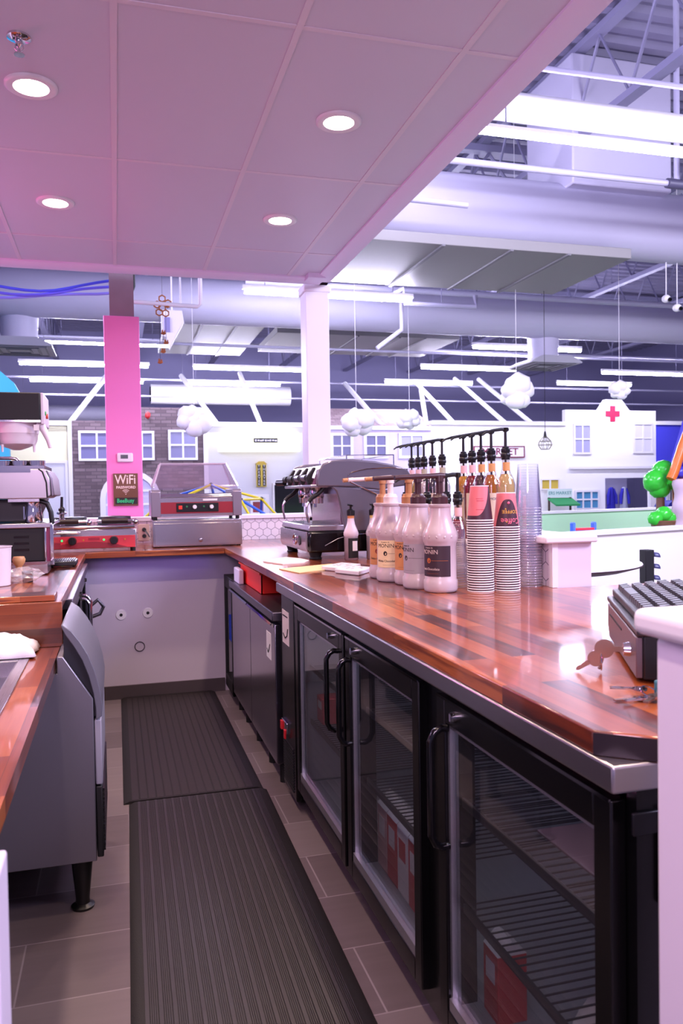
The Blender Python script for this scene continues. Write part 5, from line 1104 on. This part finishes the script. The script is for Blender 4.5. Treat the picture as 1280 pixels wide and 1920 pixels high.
# ------------------------------------------------------------------ sauce bottles with pumps
def cyl_patch(mb, cx, cy, r, a0, a1, z0, z1, n=18):
    mb.grid(lambda u, v: (cx + r * math.cos(R_(a0 + (a1 - a0) * u)), cy + r * math.sin(R_(a0 + (a1 - a0) * u)), z0 + (z1 - z0) * v), n, 2)
BOT = mat('bottle_plastic', '#bfaeb1', 0.3, coat=0.2)
def sauce(x, y, label, pump, labelcol, ink, words, mark, rz, stem, la=0):
    t = thing('sauce_bottle', label, 'bottle', (0, 0, 0), 'large sauce bottles')
    r = 0.0585
    MB().lathe([(0.050, 0), (0.056, 0.004), (r, 0.012), (r, 0.040), (0.0545, 0.046), (0.0545, 0.165), (r, 0.172), (0.0605, 0.182), (0.0605, 0.197), (r, 0.205), (0.052, 0.220), (0.042, 0.242), (0.036, 0.268), (0.034, 0.288), (0.038, 0.292), (0.038, 0.300), (0.030, 0.302), (0.026, 0.302)], n=40).build('bottle_body', BOT, t, smooth=50)
    m = MB()
    for k in range(14):
        a = R_(k * 360 / 14); m.ball((0.0535 * math.cos(a), 0.0535 * math.sin(a), 0.190), 0.0095, 1, (1, 1, 1.0))
    m.build('grip_bumps', BOT, t, smooth=60)
    m = MB(); m.lathe([(0.028, 0.302), (0.028, 0.325), (0.024, 0.328), (0.022, 0.336), (0.012, 0.338), (0.0115, 0.392), (0.0, 0.392)], n=24); pm = m.build('pump', pump, t, smooth=50)
    m = MB(); m.tube([(0.018, 0, 0.398), (0.0, 0, 0.399), (-0.06, 0, 0.397), (-0.150, 0, 0.394)], [0.010, 0.0105, 0.0085, 0.0075], 12); m.cyl((0, 0, 0.378), (0, 0, 0.399), 0.015, 0.014, 16); m.build('spout', stem, pm, smooth=50)
    m = MB(); m.tube([(-0.150, 0, 0.394), (-0.168, 0, 0.3925)], [0.0085, 0.008], 12); m.build('spout_tip', pump, pm, smooth=50)
    m = MB(); cyl_patch(m, 0, 0, 0.0552, la - 205, la - 75, 0.056, 0.160, 24); lb = m.build('bottle_label', labelcol, t, smooth=80)
    R0 = 0.0554
    text_mb('MONIN', 0.021, at=(0, 0, 0.139), bend=(R0, R_(la - 158)), depth=0.0006).build('lettering', ink, lb, smooth=0)
    text_mb('le sauce de', 0.0075, at=(0, 0, 0.1535), bend=(R0, R_(la - 158)), depth=0.0006).build('lettering', ink, lb, smooth=0)
    if words: text_mb(words, 0.0115, at=(0, 0, 0.081), bend=(R0, R_(la - 155)), depth=0.0006, bold=0.0001).build('lettering', ink, lb, smooth=0)
    m = MB()
    m.add([(R0 * math.cos(R_(la - 158) + 0.008 / R0 * math.cos(q)), R0 * math.sin(R_(la - 158) + 0.008 / R0 * math.cos(q)), 0.110 + 0.009 * math.sin(q)) for q in [2 * math.pi * k / 20 for k in range(20)]], [tuple(range(20))])
    cyl_patch(m, 0, 0, R0, la - 147, la - 85, 0.1095, 0.1105, 8)
    cyl_patch(m, 0, 0, R0, la - 170, la - 120, 0.066, 0.0665, 8)
    m.build('label_mark', mark, lb, smooth=0)
    t.location = (x, y, WT); t.rotation_euler = (0, 0, rz)
    return t
PBR = mat('pump_maroon', '#3f2226', 0.35); PTAN = mat('pump_tan', '#b27a4e', 0.4); PWH = mat('pump_white', '#ead8d2', 0.35)
LDK = mat('label_plum', '#35222c', 0.5); LGR = mat('label_grey', '#a39aa0', 0.5); LOR = mat('label_orange', '#c88a54', 0.5); LCR = mat('label_cream', '#e8cfa2', 0.5)
INKL = mat('ink_pale', '#c9b6ae', 0.6); INKD = mat('ink_dark', '#2c2220', 0.6); MKO = mat('mark_orange', '#b5622c', 0.5)
sauce(1.069, 2.538, 'sauce bottle with plum label and maroon pump, nearest the camera beside the paper cups', PBR, LDK, INKL, 'Dark Chocolate', MKO, R_(4), PBR, -4)
sauce(1.038, 2.662, 'sauce bottle with plain grey label and maroon pump, just behind the plum labelled one', PBR, LGR, INKD, None, INKD, R_(0), PBR, -8)
sauce(1.050, 2.787, 'sauce bottle with orange label and tan pump, in the middle of the five', PTAN, LOR, INKD, None, INKD, R_(-3), PTAN, 12)
sauce(1.020, 2.908, 'sauce bottle with cream white chocolate label and white pump', PWH, LCR, INKD, 'White Chocolate', INKD, R_(0), PWH, 24)
sauce(1.030, 3.032, 'sauce bottle with orange label and tan pump, farthest of the five', PTAN, LOR, INKD, 'Dulce de Leche', mat('mark_red', '#8a3a2c', 0.5), R_(3), PTAN, 18)
# small bottles in front of the espresso machine
def small_bottle(x, y, label, band):
    t = thing('topping_bottle', label, 'bottle', (0, 0, 0), 'small bottles by the espresso machine')
    MB().lathe([(0.032, 0), (0.036, 0.006), (0.036, 0.118), (0.034, 0.122)], n=24).build('bottle_base', mat('bottle_smoke', '#8a7a82', 0.15, coat=0.5), t, smooth=50)
    MB().lathe([(0.035, 0.120), (0.038, 0.128), (0.038, 0.140), (0.030, 0.160), (0.021, 0.182), (0.017, 0.205), (0.016, 0.222)], n=24).build('bottle_shoulder', mat('bottle_white', '#d8c9d2', 0.3), t, smooth=50)
    MB().lathe([(0.0175, 0.212), (0.0175, 0.226)], n=20).build('neck_band', band, t)
    m = MB(); m.lathe([(0.0205, 0.226), (0.0205, 0.252), (0.012, 0.258), (0.006, 0.26), (0.006, 0.275), (0.012, 0.280), (0, 0.284)], n=20); m.tube([(0.012, 0, 0.276), (-0.016, 0, 0.282)], 0.005, 8); m.build('pump_cap', BLACK, t, smooth=50)
    m = MB(); cyl_patch(m, 0, 0, 0.0364, -130, -30, 0.012, 0.112, 14); lb = m.build('bottle_label', BLACKM, t, smooth=80)
    m = MB(); cyl_patch(m, 0, 0, 0.0366, -95, -48, 0.048, 0.098, 10); m.build('label_panel', PAPER, lb, smooth=80)
    t.location = (x, y, WT); return t
small_bottle(1.142, 3.868, 'small white shouldered bottle with orange neck band before the espresso machine, left of two', mat('band_orange', '#d08a50', 0.5))
small_bottle(1.262, 3.872, 'small white shouldered bottle with yellow neck band before the espresso machine, right of two', mat('band_yellow', '#d8c070', 0.5))

# ------------------------------------------------------------------ syrup bottles
SG = glass('syrup_glass', '#f4f0f0', refl=0.12)
def liquid(name, col): return mat(name, col, 0.08, coat=0.6)
LIQ = {'pale': liquid('syrup_pale', '#c9b070'), 'amber': liquid('syrup_amber', '#a8661c'), 'red': liquid('syrup_red', '#7a1216'), 'dark': liquid('syrup_dark', '#3a1214'), 'gold': liquid('syrup_gold', '#c08a20'), 'clear': liquid('syrup_clear', '#cfc6c4'), 'smoke': liquid('syrup_smoke', '#2c2a36')}
TAGP = mat('tag_pink', '#e6b8b4', 0.6); TAGO = mat('tag_orange', '#d89a5a', 0.6); TAGK = mat('tag_khaki', '#b0a68a', 0.6)
protos = {}
def syrup(x, y, z, label, liq, tagm, group, rz=0.0, turn=0.0):
    t = thing('syrup_bottle', label, 'bottle', (0, 0, 0), group)
    key = (liq, tagm.name)
    if key in protos:
        for ch in protos[key].children:
            c = ch.copy(); COL.objects.link(c); c.parent = t
            for g in ch.children:
                d = g.copy(); COL.objects.link(d); d.parent = c
    else:
        protos[key] = t
        MB().lathe([(0.034, 0), (0.038, 0.005), (0.038, 0.165), (0.0395, 0.172), (0.0395, 0.182), (0.037, 0.190), (0.030, 0.212), (0.020, 0.232), (0.0155, 0.250), (0.0145, 0.285), (0.0165, 0.287), (0.0165, 0.297)], n=28).build('glass_body', SG, t, smooth=50)
        MB().lathe([(0.0, 0.006), (0.034, 0.006), (0.0355, 0.012), (0.0355, 0.185), (0.028, 0.210), (0.018, 0.228), (0, 0.228)], n=24).build('syrup', LIQ[liq], t, smooth=50)
        m = MB(); m.lathe([(0.017, 0.287), (0.017, 0.297), (0.0205, 0.300), (0.0205, 0.312), (0.017, 0.315), (0.019, 0.320), (0.019, 0.330), (0.014, 0.334), (0.014, 0.340), (0.006, 0.343), (0.0055, 0.400), (0.010, 0.403), (0.0125, 0.418), (0, 0.42)], n=20); m.cyl((0, 0, 0.10), (0, 0, 0.29), 0.0045, None, 8); pm = m.build('pump', BLACK, t, smooth=50)
        m = MB(); m.tube([(0.013, 0, 0.411), (-0.02, 0, 0.412), (-0.06, 0, 0.406), (-0.088, 0, 0.398), (-0.102, 0, 0.388)], [0.007, 0.0075, 0.006, 0.0045, 0.004], 8); m.build('pump_spout', BLACK, pm, smooth=60)
        m = MB(); cyl_patch(m, 0, 0, 0.0172, -160, -20, 0.240, 0.276, 10); m.build('neck_tag', tagm, t, smooth=80)
        m = MB(); cyl_patch(m, 0, 0, 0.0386, -160, -20, 0.03, 0.150, 14); lb = m.build('bottle_label', mat('label_ivory', '#d9c7b0', 0.5), t, smooth=80)
        text_mb('MONIN', 0.016, at=(0, 0, 0.125), bend=(0.0388, R_(-90)), depth=0.0006).build('lettering', mat('ink_navy', '#22305c', 0.5), lb, smooth=0)
    t.location = (x, y, z); t.rotation_euler = (0, 0, rz)
    return t
CAPZ = 1.1305
rowA = [(2.969, 'pale', TAGO), (3.099, 'amber', TAGO), (3.198, 'dark', TAGO), (3.290, 'red', TAGP), (3.382, 'gold', TAGP), (3.632, 'clear', TAGK), (3.755, 'smoke', TAGP), (3.872, 'clear', TAGK), (3.955, 'pale', TAGP), (4.050, 'gold', TAGP)]
NM = {'pale': 'pale yellow', 'amber': 'amber', 'dark': 'dark brown', 'red': 'red', 'gold': 'golden', 'clear': 'clear', 'smoke': 'smoky'}
for i, (y, l, g) in enumerate(rowA):
    syrup(1.545, y, CAPZ, 'pump topped bottle of %s syrup on the low wall cap, %s from the camera' % (NM[l], ORD[i]), l, g, 'syrup bottles on the wall cap')
rowC = [(2.994, 'red', TAGP), (3.109, 'dark', TAGP), (3.325, 'amber', TAGP), (3.457, 'gold', TAGO), (3.599, 'gold', TAGO)]
for i, (y, l, g) in enumerate(rowC):
    syrup(1.34, y, WT, 'pump topped %s syrup bottle on the worktop behind the sauce bottles, %s from camera' % (NM[l], ORD[i]), l, g, 'syrup bottles on the worktop')
syrup(1.415, 3.16, WT, 'dark syrup bottle squeezed against the low wall behind the cups', 'smoke', TAGK, 'syrup bottles on the worktop')

# ------------------------------------------------------------------ cup stacks
def cup_material(name, kind):
    m = mat(name, '#e0687a', 0.45); nt = m.node_tree; b = nt.nodes['Principled BSDF']; N = nt.nodes.new; L = nt.links.new
    tc = N('ShaderNodeTexCoord'); sp = N('ShaderNodeSeparateXYZ'); L(tc.outputs['Object'], sp.inputs[0])
    def M(op, a, b_=None, c=None):
        n = N('ShaderNodeMath'); n.operation = op
        for i, q in enumerate((a, b_, c)):
            if q is None: continue
            if isinstance(q, (int, float)): n.inputs[i].default_value = q
            else: L(q, n.inputs[i])
        return n.outputs[0]
    fr = M('ADD', M('MULTIPLY', sp.outputs['X'], -0.39), M('MULTIPLY', sp.outputs['Y'], -0.92)); rt = M('ADD', M('MULTIPLY', sp.outputs['X'], 0.92), M('MULTIPLY', sp.outputs['Y'], -0.39))
    ang = M('ARCTAN2', rt, fr)
    if kind == 'wave':      # plum band sweeping up to the right
        up = M('MULTIPLY', M('POWER', M('MAXIMUM', M('ADD', ang, 0.3), 0.0), 2.0), 0.055); lim = M('ADD', up, 0.018)
    else:                   # plum dome
        s = M('ABSOLUTE', M('SUBTRACT', ang, 0.1)); lim = M('SUBTRACT', 0.097, M('MULTIPLY', M('POWER', s, 3.0), 0.062))
    fac = M('LESS_THAN', sp.outputs['Z'], lim)
    mix = N('ShaderNodeMix'); mix.data_type = 'RGBA'; L(fac, mix.inputs[0]); mix.inputs[6].default_value = lin('#e57a80'); mix.inputs[7].default_value = lin('#43222f')
    L(mix.outputs[2], b.inputs['Base Color'])
    return m
CW = mat('cup_paper_white', '#efe9ea', 0.5)
def cup_rz(z): return 0.0435 - (0.0435 - 0.0315) * z / 0.12
def paper_cup(kind, label, group):
    t = thing('paper_cup', label, 'paper cup', (0, 0, 0), group)
    MB().lathe([(0.0435, 0.002), (0.0315, 0.120), (0.0305, 0.120), (0.0300, 0.112), (0.0, 0.112)], n=36).build('cup_wall', cup_material('cup_print_' + kind, kind), t, smooth=50)
    MB().tube([(0.0445 * math.cos(R_(10 * k)), 0.0445 * math.sin(R_(10 * k)), 0.0022) for k in range(36)], 0.0022, 8, closed=True).build('cup_rim', CW, t, smooth=80)
    MB().lathe([(0.0318, 0.117), (0.0318, 0.1205), (0.0303, 0.1205)], n=32).build('base_edge', CW, t, smooth=50)
    return t
def stack(x, y, n, pitch, kind, side):
    base = paper_cup(kind, 'paper cup at the bottom of the %s paper cup stack' % side, '%s paper cup stack' % side); base.location = (x, y, WT)
    for i in range(1, n):
        lb = 'upside down printed paper cup on top of the %s paper cup stack' % side if i == n - 1 else 'white rim of the %s paper cup up in the %s paper cup stack' % (ORD[i], side)
        last = dup(base, (x + rnd.uniform(-0.0006, 0.0006), y + rnd.uniform(-0.0006, 0.0006), WT + i * pitch), lb)
    return last
tA = stack(1.200, 2.497, 30, 0.00835, 'wave', 'left')
tB = stack(1.294, 2.487, 27, 0.00835, 'dome', 'right')
PI_ = mat('print_pink', '#e06a80', 0.5); PY_ = mat('print_yellow', '#d8a040', 0.5); PR_ = mat('print_red', '#c8485a', 0.5)
def cuptext(s, size, z, a, mm, top, sx=1.0):
    rr = lambda zz: cup_rz(zz) + 0.0004
    mb = text_mb(s, size, at=(0, 0, z), flip=True, bend=(rr, R_(a)), depth=0.0006, sx=sx, bold=0.0002)
    ob = mb.build('lettering', mm, None, smooth=0, loc=(0, 0, 0)); ob.parent = top
cuptext('Coffee', 0.027, 0.024, -93, PI_, tB); cuptext('COFFEE', 0.016, 0.055, -93, PY_, tB, 1.1)
m = MB(); m.ball((cup_rz(0.085) * math.cos(R_(-103)), cup_rz(0.085) * math.sin(R_(-103)), 0.085), 0.005, 1, (1.2, 0.4, 1)); m.build('print_motif', PI_, None, loc=(0, 0, 0)).parent = tB
for q in ((-120, 0.064), (-115, 0.020)):
    m = MB(); m.ball((cup_rz(q[1]) * math.cos(R_(q[0])), cup_rz(q[1]) * math.sin(R_(q[0])), q[1]), 0.003, 1); m.build('print_motif', PY_, None, loc=(0, 0, 0)).parent = tB
for (a, z, w_, mm) in ((-108, 0.075, 0.016, PR_), (-104, 0.068, 0.02, PR_), (-106, 0.038, 0.018, PR_)):
    m = MB(); cyl_patch(m, 0, 0, cup_rz(z) + 0.0004, a - 28, a + 10, z, z + 0.0015, 8); m.build('print_line', mm, None, loc=(0, 0, 0)).parent = tA
CC = glass('clear_cup', '#ffffff', refl=0.03, haze=0.02, hazecol='#d8d4ff', rough=0.03)
def clear_cup(label, group):
    t = thing('clear_cup', label, 'plastic cup', (0, 0, 0), group)
    MB().lathe([(0.0465, 0.003), (0.0355, 0.158), (0.0, 0.158)], n=28).build('cup_wall', CC, t, smooth=50)
    MB().tube([(0.0475 * math.cos(R_(15 * k)), 0.0475 * math.sin(R_(15 * k)), 0.0022) for k in range(24)], 0.0018, 6, closed=True).build('cup_rim', glass('clear_rim', '#ffffff', refl=0.15, haze=0.2, hazecol='#e8e4ff'), t, smooth=80)
    return t
def clear_stack(x, y, n, pitch, side):
    b_ = clear_cup('clear plastic cup at the bottom of the %s clear stack' % side, '%s clear cup stack' % side); b_.location = (x, y, WT)
    for i in range(1, n):
        dup(b_, (x + rnd.uniform(-0.001, 0.001), y + rnd.uniform(-0.001, 0.001), WT + i * pitch), 'clear plastic cup on top of the %s clear stack' % side if i == n - 1 else 'clear rim of the %s plastic cup up in the %s clear stack' % (ORD[i], side))
clear_stack(1.420, 2.56, 30, 0.0096, 'tall')
clear_stack(1.170, 2.645, 9, 0.0096, 'short')

# ------------------------------------------------------------------ papers on the worktop
def flat(name, pts, th, mm, label, cat, curl=0.0):
    return tag(MB().prism(pts, 'z', WT + 0.0005, WT + 0.0005 + th).build(name, mm, smooth=0), label, cat)
flat('paper_bag', [(0.70, 3.93), (0.745, 4.03), (0.86, 4.13), (0.905, 4.02), (0.925, 3.88), (0.87, 3.76), (0.76, 3.74)], 0.006, mat('bag_paper', '#ead9d2', 0.7), 'flat white paper bag near the front edge before the espresso machine', 'paper bag')
ev = flat('envelope', [(0.70, 3.53), (0.725, 3.545), (0.985, 3.67), (0.985, 3.47), (0.745, 3.31)], 0.004, mat('envelope_yellow', '#dfc08a', 0.65), 'yellow paper envelope lying beside the white tablets', 'envelope')
for i, (pts, lb) in enumerate((([(0.87, 3.42), (1.0, 3.55), (1.06, 3.44), (0.93, 3.30)], 'thin white menu block nearer the espresso machine'), ([(0.89, 3.27), (1.0, 3.40), (1.06, 3.27), (0.955, 3.13)], 'thin white menu block beside the farthest sauce bottle'))):
    t = thing('menu_block', lb, 'block', (sum(p[0] for p in pts) / 4, sum(p[1] for p in pts) / 4, WT))
    MB().prism(pts, 'z', WT + 0.0005, WT + 0.020).build('block_body', WHITEP, t, bevel=0.004)
    a, b, c, d = [Vector((p[0], p[1], WT + 0.0205)) for p in pts]
    m = MB()
    for (u, v, w_) in ((0.25, 0.3, 0.25), (0.25, 0.5, 0.2), (0.6, 0.3, 0.2), (0.6, 0.6, 0.25), (0.45, 0.75, 0.15)):
        o = a + (b - a) * u + (d - a) * v; e1 = (b - a) * w_; e2 = (d - a) * 0.03
        m.add([o, o + e1, o + e1 + e2, o + e2], [(0, 1, 2, 3)])
    m.build('printed_mark', BLACKM, t, smooth=0)

# ------------------------------------------------------------------ cash drawer, keyboard, keys
u = Vector((0.47, 0.8827, 0)); nrm = Vector((0.8827, -0.47, 0)); P2 = Vector((0.884, 1.212, 0))
ROT = math.atan2(u.y, u.x)
cd = thing('cash_drawer', 'black cash drawer with key in its lock at the end of the worktop', 'cash drawer', (0, 0, 0))
L_ = 0.45; Dp = 0.42
# local frame: x along the front (towards far end), y = -depth (front faces +y), z up
MB().box(0.004, L_ - 0.004, -Dp, -0.012, 0.006, 0.085).build('drawer_case', mat('drawer_dark', '#141316', 0.4), cd, bevel=0.003)
MB().box(-0.004, L_ + 0.004, -Dp - 0.004, 0.0, 0.085, 0.097).build('drawer_lid', mat('drawer_lid_dark', '#2c292e', 0.35), cd, bevel=0.003)
m = MB(); m.prism([(0.008, 0.008), (L_ - 0.03, 0.008), (L_ - 0.006, 0.03), (L_ - 0.006, 0.082), (0.008, 0.082)], 'y', -0.012, 0.0); df = m.build('drawer_front', brushed('drawer_front_metal', '#7b6a70', 0.35, 0, 0.6), cd, bevel=0.002)
MB().box(0.20, 0.40, -0.001, 0.001, 0.060, 0.064).build('media_slot', BLACKM, df)
MB().cyl((0.085, -0.001, 0.045), (0.085, 0.012, 0.045), 0.014, 0.012, 18).build('lock', CHROME, df)
KM = mat('key_metal', '#b59a8c', 0.25, 0.9)
m = MB(); m.box(0.083, 0.087, 0.012, 0.030, 0.040, 0.050); m.cyl((0.0835, 0.046, 0.045), (0.0865, 0.046, 0.045), 0.018, None, 24); m.build('drawer_key', KM, df)
m = MB(); m.tube([(0.085 + 0.012 * math.cos(R_(20 * k)), 0.052, 0.020 + 0.016 * math.sin(R_(20 * k))) for k in range(18)], 0.0012, 5, closed=True); m.build('key_ring', CHROME, df)
m = MB(); m.tube([(0.086, 0.052, 0.012), (0.088, 0.056, 0.006)], 0.003, 6); m.build('hanging_link', KM, df)
for x in (0.03, L_ - 0.05):
    for y in (-Dp + 0.03, -0.04): MB().cyl((x, y, 0), (x, y, 0.007), 0.012, None, 10).build('foot', RUBBER, cd)
cd.location = (P2.x, P2.y, WT); cd.rotation_euler = (0, 0, ROT)
kd = thing('keyboard', 'black keyboard with raised keys lying on the cash drawer', 'keyboard', (0, 0, 0))
m = MB(); m.prism([(-0.012, 0.0), (-0.012, 0.016), (-0.20, 0.038), (-0.20, 0.0)], 'x', -0.015, 0.455); m.build('keyboard_base', mat('keyboard_dark', '#232026', 0.4), kd, bevel=0.003)
KC = mat('keycap', '#2a262d', 0.38)
sl = (0.038 - 0.016) / (0.20 - 0.012)
def key(x0, x1, row):
    y1 = -0.022 - row * 0.0275; y0 = y1 - 0.022; z0 = 0.016 + (-y1 - 0.012) * sl; z1 = 0.016 + (-y0 - 0.012) * sl
    q = MB(); ins = 0.003
    lo = [(x0, y1, z0 - 0.002), (x1, y1, z0 - 0.002), (x1, y0, z1 - 0.002), (x0, y0, z1 - 0.002)]
    hi = [(x0 + ins, y1 - 0.002, z0 + 0.012), (x1 - ins, y1 - 0.002, z0 + 0.012), (x1 - ins, y0 + ins, z1 + 0.012), (x0 + ins, y0 + ins, z1 + 0.012)]
    q.add(lo + hi, [(0, 3, 2, 1), (4, 5, 6, 7)] + [(i, (i + 1) % 4, 4 + (i + 1) % 4, 4 + i) for i in range(4)])
    q.build('keycap', KC, kd)
for row in range(6):
    x = 0.0; k = 0
    while x < 0.43:
        w_ = 0.025
        if row == 0 and 0.24 < x < 0.30: w_ = 0.115
        elif k == 0 and row in (1, 2, 3): w_ = 0.036
        if x + w_ > 0.446: break
        key(x + 0.0012, x + w_ - 0.0012, row); x += w_; k += 1
kd.location = (P2.x, P2.y, WT + 0.0975); kd.rotation_euler = (0, 0, ROT)
hk = thing('hanging_key', 'spare key hanging from the ring on the cash drawer lock', 'key', (0.0, 0.0, 0.0))
m = MB(); m.cyl((0, 0, 0), (0, 0.003, 0), 0.015, None, 22); m.prism([(-0.005, -0.012), (0.004, -0.012), (0.003, -0.038), (0.0, -0.043), (-0.003, -0.040), (-0.005, -0.034), (-0.0035, -0.030), (-0.005, -0.026)], 'y', 0.0, 0.003); m.build('key_blade', KM, hk)
hk.rotation_euler = (0, R_(58), ROT - R_(90)); hk.location = tuple(P2 + u * 0.082 - nrm * 0.062 + Vector((0, 0, WT + 0.026)))
kr = thing('key_bunch', 'bunch of keys with a teal fob on the worktop beside the right wall', 'keys', (0.83, 1.12, WT))
for i, (a, dx, dy) in enumerate(((178, 0.0, 0.0), (190, 0.004, -0.008), (215, 0.012, -0.012), (150, 0.01, 0.012))):
    m = MB(); m.tf = Matrix.Translation((0.835 + dx, 1.118 + dy, WT + 0.0015 + i * 0.0034)) @ Matrix.Rotation(R_(a), 4, 'Z')
    m.cyl((0.012, 0, 0), (0.012, 0, 0.003), 0.012, None, 18); m.box(0.02, 0.06, -0.0045, 0.0035, 0, 0.003); m.build('key', CHROME if i % 2 else KM, kr)
m = MB(); m.tube([(0.84 + 0.013 * math.cos(R_(20 * k)), 1.12 + 0.013 * math.sin(R_(20 * k)), WT + 0.012 + 0.006 * math.sin(R_(20 * k))) for k in range(18)], 0.0012, 5, closed=True); m.build('key_ring', CHROME, kr)
MB().box(0.852, 0.905, 1.085, 1.125, WT + 0.0005, WT + 0.03).build('fob', mat('fob_teal', '#1f6a78', 0.45), kr, bevel=0.004)
